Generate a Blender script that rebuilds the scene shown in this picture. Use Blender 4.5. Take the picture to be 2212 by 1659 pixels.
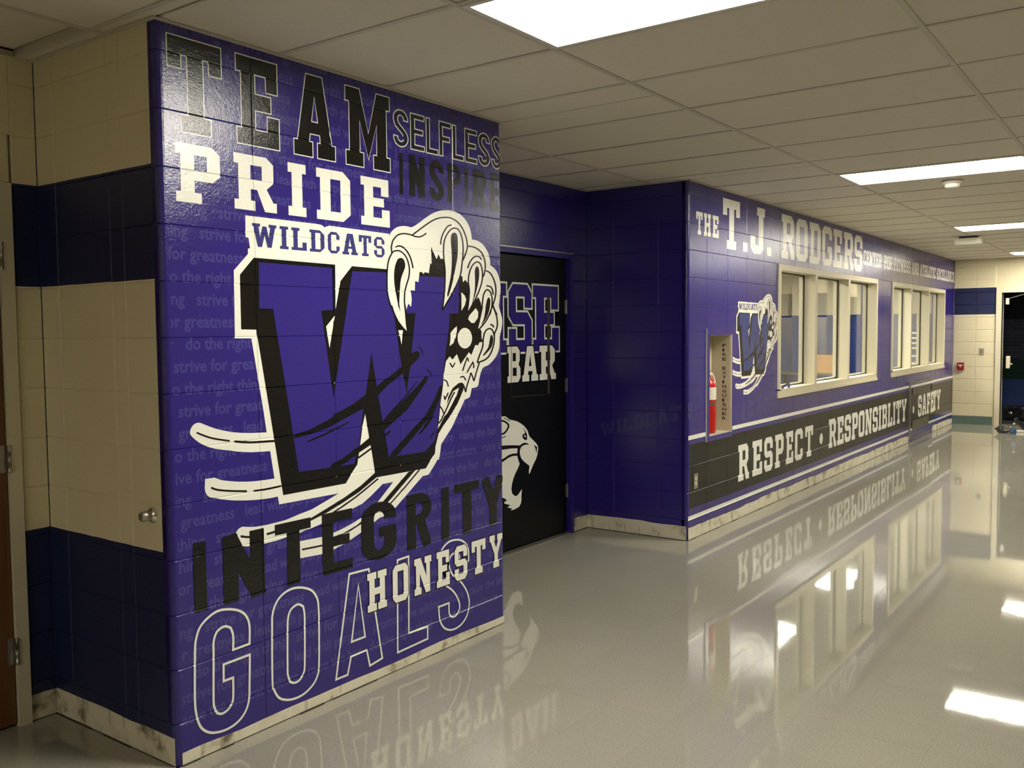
import bpy, bmesh, math, random
from mathutils import Vector, Matrix
from mathutils.geometry import tessellate_polygon, delaunay_2d_cdt
random.seed(7)
for o in list(bpy.data.objects): bpy.data.objects.remove(o)
SC = bpy.context.scene
COL = SC.collection

# ------------------------------------------------------------------ camera
F_PX, YAW, PITCH, ROLL = 1960.25, 0.94353, -0.05778, -0.00864
CAM = Vector((-1.90301, -2.91268, 1.59317))
FW = Vector((math.sin(YAW)*math.cos(PITCH), math.cos(YAW)*math.cos(PITCH), math.sin(PITCH)))
_rt = Vector((math.cos(YAW), -math.sin(YAW), 0)); _up = _rt.cross(FW)
RT = math.cos(ROLL)*_rt + math.sin(ROLL)*_up
UP = -math.sin(ROLL)*_rt + math.cos(ROLL)*_up
cd = bpy.data.cameras.new('camera'); cam = bpy.data.objects.new('camera', cd); COL.objects.link(cam)
cd.sensor_fit = 'HORIZONTAL'; cd.sensor_width = 36; cd.lens = 36*F_PX/2212; cd.clip_start = .05; cd.clip_end = 200
m = Matrix((RT, UP, -FW)).transposed().to_4x4(); m.translation = CAM
cam.matrix_world = m
SC.camera = cam
# ------------------------------------------------------------------ world and exposure (no daylight: the corridor is lit by its ceiling lights and one added unseen fixture)
W = bpy.data.worlds.new('world'); SC.world = W; W.use_nodes = True
W.node_tree.nodes['Background'].inputs[0].default_value = (.02, .025, .04, 1)
W.node_tree.nodes['Background'].inputs[1].default_value = .08
SC.view_settings.view_transform = 'Standard'; SC.view_settings.look = 'None'
SC.view_settings.gamma = 1; SC.view_settings.use_curve_mapping = False
SC.view_settings.exposure = 0.85
LIGHT_COLOR = (1.0, .95, .82)
LIGHT_STRENGTH = 22.0
ROOM_LIGHT_STRENGTH = 42.0

# ------------------------------------------------------------------ main dimensions (metres)
H = 2.698                       # ceiling
AW = 2.032                      # mural wall runs x 0..AW at y = 0
BX = 4.356                      # window wall starts here
EX = 14.6                       # end wall of the corridor
AD = .879                       # depth of the alcove
LD = .856                       # depth of the side wall beside the mural
TX, TY, T = 1.1486, -.9233, .6096
J0, JC = .15875, .2032          # bed joints
YO = -5.4; XB = -6.8            # opposite wall, end behind the camera
BV0 = 4.6943                    # first vertical joint of the window wall

def un(x, y, axis=1, val=0.0):
    d = FW + RT*((x-1106)/F_PX) - UP*((y-829.5)/F_PX)
    t = (val-CAM[axis])/d[axis]
    return CAM + d*t
def u_at(px, z, axis=1, val=0.0):
    """coordinate along the wall where pixel column px meets height z"""
    lo, hi = -2000, 4000
    for _ in range(50):
        mid = (lo+hi)/2
        if un(px, mid, axis, val).z > z: lo = mid
        else: hi = mid
    return un(px, lo, axis, val)

# ------------------------------------------------------------------ materials
MATS = {}
def nodes_of(name):
    m = bpy.data.materials.new(name); m.use_nodes = True
    nt = m.node_tree; b = nt.nodes['Principled BSDF']
    MATS[name] = m
    return m, nt, b
def pos(nt):
    return nt.nodes.new('ShaderNodeNewGeometry').outputs['Position']
def noise(nt, scale, detail=3, rough=.5, vec=None):
    n = nt.nodes.new('ShaderNodeTexNoise'); n.inputs['Scale'].default_value = scale
    n.inputs['Detail'].default_value = detail; n.inputs['Roughness'].default_value = rough
    nt.links.new(vec if vec is not None else pos(nt), n.inputs['Vector'])
    return n.outputs['Fac']
def math_(nt, op, a, b=None, c=None):
    n = nt.nodes.new('ShaderNodeMath'); n.operation = op
    for i, v in enumerate((a, b, c)):
        if v is None: continue
        if isinstance(v, (int, float)): n.inputs[i].default_value = v
        else: nt.links.new(v, n.inputs[i])
    return n.outputs[0]
def mixc(nt, fac, a, b):
    n = nt.nodes.new('ShaderNodeMix'); n.data_type = 'RGBA'
    for i, v in ((0, fac), (6, a), (7, b)):
        if isinstance(v, (int, float)): n.inputs[i].default_value = v
        elif isinstance(v, tuple): n.inputs[i].default_value = (*v, 1)
        else: nt.links.new(v, n.inputs[i])
    return n.outputs[2]
def bump(nt, b, h, strength, dist=.002):
    n = nt.nodes.new('ShaderNodeBump'); n.inputs['Strength'].default_value = strength
    n.inputs['Distance'].default_value = dist
    nt.links.new(h, n.inputs['Height']); nt.links.new(n.outputs[0], b.inputs['Normal'])
def ramp(nt, fac, stops, const=False):
    n = nt.nodes.new('ShaderNodeValToRGB'); r = n.color_ramp
    if const: r.interpolation = 'CONSTANT'
    while len(r.elements) < len(stops): r.elements.new(.5)
    for e, (p_, c) in zip(r.elements, stops): e.position = p_; e.color = (*c, 1)
    nt.links.new(fac, n.inputs[0]); return n.outputs[0]

def plain(name, c, rough=.5, metal=0, grain=0, gscale=40, spec=.5):
    m, nt, b = nodes_of(name)
    col = mixc(nt, math_(nt, 'MULTIPLY', noise(nt, gscale, 4), .5), tuple(v*(1+grain) for v in c), tuple(v*(1-grain) for v in c)) if grain else None
    if col is None: b.inputs['Base Color'].default_value = (*c, 1)
    else: nt.links.new(col, b.inputs['Base Color'])
    b.inputs['Roughness'].default_value = rough; b.inputs['Metallic'].default_value = metal
    b.inputs['Specular IOR Level'].default_value = spec
    return m
def paint(name, c, rough=.12, var=.06, peel=.30, spec=.8):
    """gloss paint rolled over concrete block"""
    m, nt, b = nodes_of(name)
    n1 = noise(nt, 3.0, 3)
    col = mixc(nt, n1, tuple(v*(1-var) for v in c), tuple(min(1, v*(1+var)) for v in c))
    nt.links.new(col, b.inputs['Base Color'])
    n2 = noise(nt, 120, 4, .65); n3 = noise(nt, 34, 3)
    bump(nt, b, math_(nt, 'ADD', n2, math_(nt, 'MULTIPLY', n3, .8)), peel, .0035)
    b.inputs['Roughness'].default_value = rough; b.inputs['Specular IOR Level'].default_value = spec
    return m
PURPLE = (.028, .0165, .200)
CREAM = (.74, .66, .45)
NAVY = (.010, .016, .070)
paint('purple_paint', PURPLE)
paint('white_paint', (.88, .88, .79), .16)
paint('black_paint', (.0055, .0042, .0048), spec=.7)
paint('band_black_paint', (.010, .010, .0095), .24, spec=.35)
paint('emblem_blue_paint', (.030, .018, .215))
paint('emblem_bright_blue_paint', (.028, .045, .20))
paint('label_blue_paint', (.045, .045, .20))
paint('ghost_paint', (.060, .050, .25))
paint('ghost_wildcats_paint', (.041, .036, .205))
paint('selfless_fill_paint', (.012, .010, .03))
paint('cream_paint', CREAM, .42, .04, .2)
def zone_paint(name, stops, wob=.006):
    m, nt, b = nodes_of(name)
    p_ = pos(nt); s = nt.nodes.new('ShaderNodeSeparateXYZ'); nt.links.new(p_, s.inputs[0])
    z = math_(nt, 'ADD', s.outputs[2], math_(nt, 'MULTIPLY', math_(nt, 'SUBTRACT', noise(nt, 9, 2), .5), wob))
    f = math_(nt, 'DIVIDE', z, 3.0)
    col = ramp(nt, f, [(max(0, a)/3, c) for a, c in stops], True)
    nt.links.new(col, b.inputs['Base Color'])
    bump(nt, b, math_(nt, 'ADD', noise(nt, 110, 4), noise(nt, 35, 3)), .2, .003)
    b.inputs['Roughness'].default_value = .42
    return m
zone_paint('cream_navy_paint', [(0, NAVY), (.787, CREAM), (1.783, NAVY), (2.199, CREAM)])
zone_paint('end_wall_paint', [(0, CREAM), (1.80, NAVY), (2.235, CREAM)], .002)
zone_paint('inner_room_paint', [(0, (.022, .05, .22)), (1.86, CREAM)], .002)
# ceiling tile: mineral fibre with pinholes
m, nt, b = nodes_of('ceiling_tile')
v = nt.nodes.new('ShaderNodeTexVoronoi'); v.inputs['Scale'].default_value = 55; nt.links.new(pos(nt), v.inputs['Vector'])
dots = math_(nt, 'LESS_THAN', v.outputs['Distance'], .13)
gate = math_(nt, 'GREATER_THAN', noise(nt, 17, 2), .56)
nt.links.new(mixc(nt, math_(nt, 'MULTIPLY', math_(nt, 'MULTIPLY', dots, gate), .45), (.72, .662, .555), (.30, .26, .20)), b.inputs['Base Color'])
bump(nt, b, noise(nt, 120, 3), .2, .002); b.inputs['Roughness'].default_value = .9
plain('grid_bar_paint', (.57, .525, .44), .55)
plain('grid_gap', (.10, .09, .07), .9)
# polished vinyl floor
m, nt, b = nodes_of('vinyl_floor')
P_ = pos(nt)
mp = nt.nodes.new('ShaderNodeVectorMath'); mp.operation = 'MULTIPLY'; mp.inputs[1].default_value = (1, 1.9, 1); nt.links.new(P_, mp.inputs[0])
sp = ramp(nt, noise(nt, 85, 6, .75, mp.outputs[0]), [(.34, (.255, .240, .190)), (.50, (.330, .315, .258)), (.68, (.405, .388, .325))])
s = nt.nodes.new('ShaderNodeSeparateXYZ'); nt.links.new(P_, s.inputs[0])
seam = None; cell = []
for k, off in ((0, .11), (1, .07)):
    q = math_(nt, 'DIVIDE', math_(nt, 'ADD', s.outputs[k], 50+off), .3048)
    cell.append(math_(nt, 'FLOOR', q))
    l = math_(nt, 'LESS_THAN', math_(nt, 'FRACT', q), .006)
    seam = l if seam is None else math_(nt, 'MAXIMUM', seam, l)
cv = nt.nodes.new('ShaderNodeCombineXYZ'); nt.links.new(cell[0], cv.inputs[0]); nt.links.new(cell[1], cv.inputs[1])
wn = nt.nodes.new('ShaderNodeTexWhiteNoise'); wn.noise_dimensions = '3D'; nt.links.new(cv.outputs[0], wn.inputs['Vector'])
tint = mixc(nt, math_(nt, 'MULTIPLY', wn.outputs[0], .16), sp, (.23, .222, .185))
blotch = mixc(nt, math_(nt, 'MULTIPLY', noise(nt, 1.3, 4), .35), tint, (.28, .270, .228))
nt.links.new(mixc(nt, math_(nt, 'MULTIPLY', seam, .25), blotch, (.16, .15, .12)), b.inputs['Base Color'])
nt.links.new(math_(nt, 'ADD', .014, math_(nt, 'MULTIPLY', noise(nt, 2.2, 4), .035)), b.inputs['Roughness'])
b.inputs['Specular IOR Level'].default_value = .85
wv = math_(nt, 'ADD', noise(nt, 5, 2), math_(nt, 'MULTIPLY', noise(nt, 28, 2), .05))
bump(nt, b, wv, .022, .012)
# adhesive-stained strip where the cove base was pulled off
m, nt, b = nodes_of('stained_base')
st = ramp(nt, noise(nt, 7.5, 6, .62), [(.46, (.74, .69, .54)), (.56, (.66, .61, .46)), (.62, (.40, .36, .25)), (.70, (.17, .15, .10))])
mp = nt.nodes.new('ShaderNodeVectorMath'); mp.operation = 'MULTIPLY'; mp.inputs[1].default_value = (14, 14, 2); nt.links.new(pos(nt), mp.inputs[0])
streak = math_(nt, 'GREATER_THAN', noise(nt, 1.0, 2, .5, mp.outputs[0]), .64)
nt.links.new(mixc(nt, math_(nt, 'MULTIPLY', streak, .45), st, (.28, .25, .18)), b.inputs['Base Color'])
bump(nt, b, noise(nt, 40, 5), .5, .003); b.inputs['Roughness'].default_value = .75
plain('base_dirt', (.035, .028, .018), .9)
plain('cove_base_green', (.10, .155, .135), .5)
# light diffuser
m, nt, b = nodes_of('diffuser')
b.inputs['Base Color'].default_value = (.9, .9, .88, 1)
b.inputs['Emission Color'].default_value = (*LIGHT_COLOR, 1); b.inputs['Emission Strength'].default_value = LIGHT_STRENGTH
m, nt, b = nodes_of('room_diffuser')
b.inputs['Emission Color'].default_value = (*LIGHT_COLOR, 1); b.inputs['Emission Strength'].default_value = ROOM_LIGHT_STRENGTH
plain('white_metal', (.72, .69, .58), .35)
plain('frame_paint', (.66, .60, .44), .38, grain=.03)
plain('gasket', (.012, .012, .012), .6)
plain('chrome', (.75, .74, .70), .18, 1)
plain('steel', (.45, .43, .38), .32, 1)
plain('brushed_plate', (.42, .40, .34), .35, .8)
plain('black_plastic', (.010, .010, .011), .32)
plain('black_door', (.0030, .0036, .0040), .38, grain=.1, gscale=12, spec=.22)
plain('dark_groove', (.03, .018, .008), .6)
plain('purple_trim', PURPLE, .3)
plain('red_enamel', (.50, .018, .014), .25)
plain('red_plastic', (.33, .012, .014), .35)
plain('ivory_plastic', (.70, .64, .46), .4)
plain('white_plastic', (.78, .75, .65), .4)
plain('label_paper', (.75, .72, .62), .5)
plain('cabinet_enamel', (.56, .50, .37), .4, grain=.05, gscale=18)
plain('text_black', (.012, .011, .010), .5)
plain('cardboard', (.42, .23, .10), .8, grain=.1)
plain('navy_plain', NAVY, .5)
plain('night_asphalt', (.02, .022, .026), .8, grain=.2)
plain('grille_metal', (.20, .18, .13), .45, .3)
plain('grille_slot', (.025, .022, .017), .8)
plain('bottle_label', (.03, .12, .32), .5)
plain('shoe_white', (.65, .62, .55), .6)
# wood door
m, nt, b = nodes_of('wood_door')
mp = nt.nodes.new('ShaderNodeVectorMath'); mp.operation = 'MULTIPLY'; mp.inputs[1].default_value = (30, 30, 1.6); nt.links.new(pos(nt), mp.inputs[0])
nt.links.new(ramp(nt, noise(nt, 1.6, 5, .6, mp.outputs[0]), [(.3, (.105, .042, .012)), (.6, (.16, .068, .020))]), b.inputs['Base Color'])
b.inputs['Roughness'].default_value = .4
# glass
def glass(name, tint, refl):
    m = bpy.data.materials.new(name); m.use_nodes = True; nt = m.node_tree; MATS[name] = m
    out = nt.nodes['Material Output']; nt.nodes.remove(nt.nodes['Principled BSDF'])
    tr = nt.nodes.new('ShaderNodeBsdfTransparent'); tr.inputs[0].default_value = (*tint, 1)
    gl = nt.nodes.new('ShaderNodeBsdfGlossy'); gl.inputs['Roughness'].default_value = .01
    lw = nt.nodes.new('ShaderNodeLayerWeight'); lw.inputs[0].default_value = .5
    fac = math_(nt, 'ADD', .04, math_(nt, 'MULTIPLY', math_(nt, 'POWER', lw.outputs['Facing'], 5.0), refl))
    mx = nt.nodes.new('ShaderNodeMixShader')
    nt.links.new(fac, mx.inputs[0]); nt.links.new(tr.outputs[0], mx.inputs[1]); nt.links.new(gl.outputs[0], mx.inputs[2])
    nt.links.new(mx.outputs[0], out.inputs[0])
glass('pane_glass', (.94, .96, .95), .75)
glass('bottle_plastic', (.86, .90, .92), .8)
# far brick wall outside, too distant for single bricks
m, nt, b = nodes_of('night_wall')
br = nt.nodes.new('ShaderNodeTexBrick'); br.inputs['Scale'].default_value = 2.4
br.inputs['Color1'].default_value = (.09, .10, .15, 1); br.inputs['Color2'].default_value = (.055, .06, .10, 1); br.inputs['Mortar'].default_value = (.15, .16, .22, 1)
br.inputs['Brick Width'].default_value = .9; br.inputs['Row Height'].default_value = .16; br.inputs['Mortar Size'].default_value = .012
mp = nt.nodes.new('ShaderNodeMapping'); mp.inputs['Rotation'].default_value = (math.radians(90), 0, math.radians(90))
P_ = pos(nt); s = nt.nodes.new('ShaderNodeSeparateXYZ'); nt.links.new(P_, s.inputs[0])
cb = nt.nodes.new('ShaderNodeCombineXYZ'); nt.links.new(s.outputs[1], cb.inputs[0]); nt.links.new(s.outputs[2], cb.inputs[1])
nt.links.new(cb.outputs[0], br.inputs['Vector'])
zz = math_(nt, 'DIVIDE', s.outputs[2], 4)
lo = ramp(nt, zz, [(0, (.07, .12, .38)), (.55/4, (.02, .06, .05)), (.95/4, (1, 1, 1)), (1.75/4, (.02, .022, .028))], True)
isb = math_(nt, 'MULTIPLY', math_(nt, 'GREATER_THAN', zz, .95/4), math_(nt, 'LESS_THAN', zz, 1.75/4))
nt.links.new(mixc(nt, isb, lo, br.outputs['Color']), b.inputs['Base Color']); b.inputs['Roughness'].default_value = .8

# ------------------------------------------------------------------ mesh helpers
def link(name, me, parent=None, mat=None):
    o = bpy.data.objects.new(name, me); COL.objects.link(o)
    if me is not None and mat and not me.materials: me.materials.append(MATS[mat])
    if parent is not None: o.parent = parent
    return o
def tag(o, label, cat, group=None):
    o['label'] = label; o['category'] = cat
    if group: o['group'] = group
    return o
def struct(o, label=None):
    o['kind'] = 'structure'
    if label: o['label'] = label
    return o
def empty(name, loc=(0, 0, 0), rotz=0):
    o = bpy.data.objects.new(name, None); COL.objects.link(o); o.location = loc; o.rotation_euler = (0, 0, rotz)
    o.empty_display_size = .05
    return o
class MB:
    def __init__(s): s.v = []; s.f = []; s.sm = []
    def face_mesh(s, vs, fs, smooth=False):
        n = len(s.v); s.v += [tuple(q) for q in vs]; s.f += [tuple(i+n for i in f) for f in fs]; s.sm += [smooth]*len(fs)
    def box(s, a, b, bev=0):
        x0, y0, z0 = a; x1, y1, z1 = b
        if not bev:
            s.face_mesh([(x0,y0,z0),(x1,y0,z0),(x1,y1,z0),(x0,y1,z0),(x0,y0,z1),(x1,y0,z1),(x1,y1,z1),(x0,y1,z1)],
                        [(0,3,2,1),(4,5,6,7),(0,1,5,4),(1,2,6,5),(2,3,7,6),(3,0,4,7)])
        else:
            bm = bmesh.new(); bmesh.ops.create_cube(bm, size=1)
            for v in bm.verts: v.co = Vector(((x0+x1)/2+v.co.x*(x1-x0), (y0+y1)/2+v.co.y*(y1-y0), (z0+z1)/2+v.co.z*(z1-z0)))
            bmesh.ops.bevel(bm, geom=bm.edges[:], offset=bev, segments=2, affect='EDGES', profile=.6)
            s.bm(bm)
        return s
    def bm(s, bm, smooth=False):
        bm.verts.index_update()
        s.face_mesh([v.co for v in bm.verts], [[v.index for v in f.verts] for f in bm.faces], smooth); bm.free()
    def lathe(s, prof, c=(0, 0, 0), axis='z', n=24, smooth=True):
        vs = []; fs = []
        for r, h in prof:
            for k in range(n):
                a = 2*math.pi*k/n; x, y = r*math.cos(a), r*math.sin(a)
                q = {'z': (x, y, h), 'x': (h, x, y), 'y': (x, -h, y)}[axis]
                vs.append((c[0]+q[0], c[1]+q[1], c[2]+q[2]))
        for i in range(len(prof)-1):
            for k in range(n):
                fs.append((i*n+k, i*n+(k+1) % n, (i+1)*n+(k+1) % n, (i+1)*n+k))
        s.face_mesh(vs, fs, smooth)
        s.face_mesh([vs[k] for k in range(n)], [tuple(range(n))[::-1]]); s.face_mesh(vs[-n:], [tuple(range(n))])
        return s
    def tube(s, pts, r, n=10):
        pts = [Vector(q) for q in pts]; vs = []; fs = []
        prev = None
        for i, q in enumerate(pts):
            d = (pts[min(i+1, len(pts)-1)]-pts[max(i-1, 0)]).normalized()
            a = d.orthogonal().normalized() if prev is None else (prev-d*prev.dot(d)).normalized()
            prev = a; b_ = d.cross(a); rr = r[i] if isinstance(r, (list, tuple)) else r
            for k in range(n):
                t = 2*math.pi*k/n; vs.append(q+a*math.cos(t)*rr+b_*math.sin(t)*rr)
        for i in range(len(pts)-1):
            for k in range(n): fs.append((i*n+k, i*n+(k+1) % n, (i+1)*n+(k+1) % n, (i+1)*n+k))
        s.face_mesh(vs, fs, True); s.face_mesh(vs[:n], [tuple(range(n))[::-1]]); s.face_mesh(vs[-n:], [tuple(range(n))])
        return s
    def build(s, name, mat, parent=None):
        me = bpy.data.meshes.new(name); me.from_pydata(s.v, [], s.f); me.update()
        for p_, sm in zip(me.polygons, s.sm): p_.use_smooth = sm
        return link(name, me, parent, mat)
def smooth3(pts, k=3):
    out = []
    for i in range(len(pts)-1):
        for j in range(k): out.append(tuple(pts[i][a]+(pts[i+1][a]-pts[i][a])*j/k for a in range(3)))
    return out+[pts[-1]]
def box(name, a, b, mat, parent=None, bev=0): return MB().box(a, b, bev).build(name, mat, parent)

def rect_sub(r, holes):
    out = [r]
    for h in holes:
        nxt = []
        for (a0, a1, b0, b1) in out:
            c0, c1, d0, d1 = max(a0, h[0]), min(a1, h[1]), max(b0, h[2]), min(b1, h[3])
            if c0 >= c1-1e-6 or d0 >= d1-1e-6: nxt.append((a0, a1, b0, b1)); continue
            if a0 < c0-1e-6: nxt.append((a0, c0, b0, b1))
            if c1 < a1-1e-6: nxt.append((c1, a1, b0, b1))
            if b0 < d0-1e-6: nxt.append((c0, c1, b0, d0))
            if d1 < b1-1e-6: nxt.append((c0, c1, d1, b1))
        out = nxt
    return out
CH = .0032                       # joint half width and depth
BLK = {}
def block_mesh(w, h, mat, bn='', c=CH):
    k = (round(w, 4), round(h, 4), mat, bn, c)
    if k in BLK: return BLK[k]
    d = .05; r = .024
    L = [(0, d, 0, 0)] + ([(r-r*math.cos(a), r-r*math.sin(a), math.cos(a), math.sin(a)) for a in [i*math.pi/10 for i in range(6)]] if 'l' in bn else [(0, c, 0, 0), (c, 0, 0, 1)])
    R = ([(w-(r-r*math.cos(a)), r-r*math.sin(a), -math.cos(a), math.sin(a)) for a in [i*math.pi/10 for i in range(5, -1, -1)]] if 'r' in bn else [(w-c, 0, 0, 1), (w, c, 0, 0)]) + [(w, d, 0, 0)]
    prof = L+R; n = len(prof); vs = []; fs = []
    for z, ins in ((0, c), (c, 0), (h-c, 0), (h, c)):
        for x, y, nx, ny in prof: vs.append((x+nx*ins, y+ny*ins, z))
    for i in range(3):
        for j in range(n-1): fs.append((i*n+j, i*n+j+1, (i+1)*n+j+1, (i+1)*n+j))
    fs.append(tuple(range(n))[::-1]); fs.append(tuple(range(3*n, 4*n)))
    me = bpy.data.meshes.new('block'); me.from_pydata(vs, [], fs); me.update(); me.materials.append(MATS[mat])
    BLK[k] = me
    return me
def frame(o, u):
    u = Vector(u); z = Vector((0, 0, 1)); y = z.cross(u)     # y points into the wall
    mt = Matrix((u, y, z)).transposed().to_4x4(); mt.translation = Vector(o); return mt
def union(polys):
    """triangles of the union of overlapping polygons, so that no two faces lie on each other"""
    vs = []; fs = []
    for loops in polys:
        if len(loops) > 1: continue
        lp = loops[0] if area(loops[0]) > 0 else loops[0][::-1]
        n = len(vs); vs += [Vector(q) for q in lp]; fs.append(list(range(n, n+len(lp))))
    r = delaunay_2d_cdt(vs, [], fs, 0, 1e-7)
    out = [[[tuple(r[0][i]) for i in f]] for f, org in zip(r[2], r[5]) if org]
    return out + [lo for lo in polys if len(lo) > 1]
class Wall:
    """block wall: core mesh (structure) with one child per concrete block"""
    def __init__(s, name, o, u, length, mat, ujoints, holes=(), top=H+.03, bull='', thick=.19, label=None, z0=J0, ch=CH):
        s.fr = frame(o, u); s.len = length; s.uj = [q for q in ujoints if 1e-4 < q < length-1e-4]
        s.zj = [q for q in [z0+k*JC for k in range(-2, 16)] if 1e-4 < q < top-1e-4]
        mb = MB()
        for (a0, a1, b0, b1) in rect_sub((.026 if 'l' in bull else 0, length-(.026 if 'r' in bull else 0), 0, top), holes):
            mb.box((a0, .03, b0), (a1, thick, b1))
        s.ob = mb.build(name, mat); s.ob.matrix_world = s.fr; struct(s.ob, label)
        us = [0]+s.uj+[length]; zs = [0]+s.zj+[top]
        for i in range(len(us)-1):
            for j in range(len(zs)-1):
                for (a0, a1, b0, b1) in rect_sub((us[i], us[i+1], zs[j], zs[j+1]), holes):
                    if a1-a0 < .012 or b1-b0 < .008: continue
                    bn = ('l' if 'l' in bull and a0 < 1e-6 else '')+('r' if 'r' in bull and a1 > length-1e-6 else '')
                    o_ = link('block', block_mesh(a1-a0, b1-b0, mat, bn, ch), s.ob); o_.location = (a0, 0, b0)
    def decal(s, name, polys, mat, layer, parent=None, clip=None, label=None, merge=False):
        """polys: list of polygons, each a list of loops in wall (u, z) metres"""
        if merge: polys = union(polys)
        V = []; Fc = []; off = .0003+layer*.00014
        for loops in polys:
            pts = [q for lp in loops for q in lp]
            try: tris = tessellate_polygon([[Vector((a, b_, 0)) for a, b_ in lp] for lp in loops])
            except Exception: continue
            bm = bmesh.new(); vs = [bm.verts.new((a, 0, b_)) for a, b_ in pts]
            for t in tris:
                if len(set(t)) < 3: continue
                a, b_, c = (pts[i] for i in t)
                ar = (b_[0]-a[0])*(c[1]-a[1])-(b_[1]-a[1])*(c[0]-a[0])
                if abs(ar) < 1e-10: continue
                try: bm.faces.new([vs[i] for i in (t if ar > 0 else t[::-1])])
                except ValueError: pass
            def cut(co, no, clear=False):
                bmesh.ops.bisect_plane(bm, geom=bm.verts[:]+bm.edges[:]+bm.faces[:], dist=1e-6, plane_co=co, plane_no=no, clear_outer=clear)
            if clip: cut((clip[0], 0, 0), (-1, 0, 0), True); cut((clip[1], 0, 0), (1, 0, 0), True)
            if not bm.verts: bm.free(); continue
            u0 = min(v.co.x for v in bm.verts); u1 = max(v.co.x for v in bm.verts); z0 = min(v.co.z for v in bm.verts); z1 = max(v.co.z for v in bm.verts)
            for j in s.uj:
                for d in (-CH, 0, CH):
                    if u0 < j+d < u1: cut((j+d, 0, 0), (1, 0, 0))
            for j in s.zj:
                for d in (-CH, 0, CH):
                    if z0 < j+d < z1: cut((0, 0, j+d), (0, 0, 1))
            n = len(V); bm.verts.index_update()
            for v in bm.verts:
                g = 0
                for j in s.uj: g = max(g, CH-abs(v.co.x-j))
                for j in s.zj: g = max(g, CH-abs(v.co.z-j))
                V.append((v.co.x, -off+max(0, g), v.co.z))
            Fc += [tuple(v.index+n for v in f.verts) for f in bm.faces]; bm.free()
        me = bpy.data.meshes.new(name); me.from_pydata(V, [], Fc); me.update()
        o_ = link(name, me, parent if parent is not None else s.ob, mat)
        if label: o_['label'] = label
        return o_
class Flat:
    """plain flat surface that also takes decals (door leaf, cabinet front)"""
    def __init__(s, ob, fr): s.ob = ob; s.fr = fr; s.uj = []; s.zj = []
    decal = Wall.decal

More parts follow.
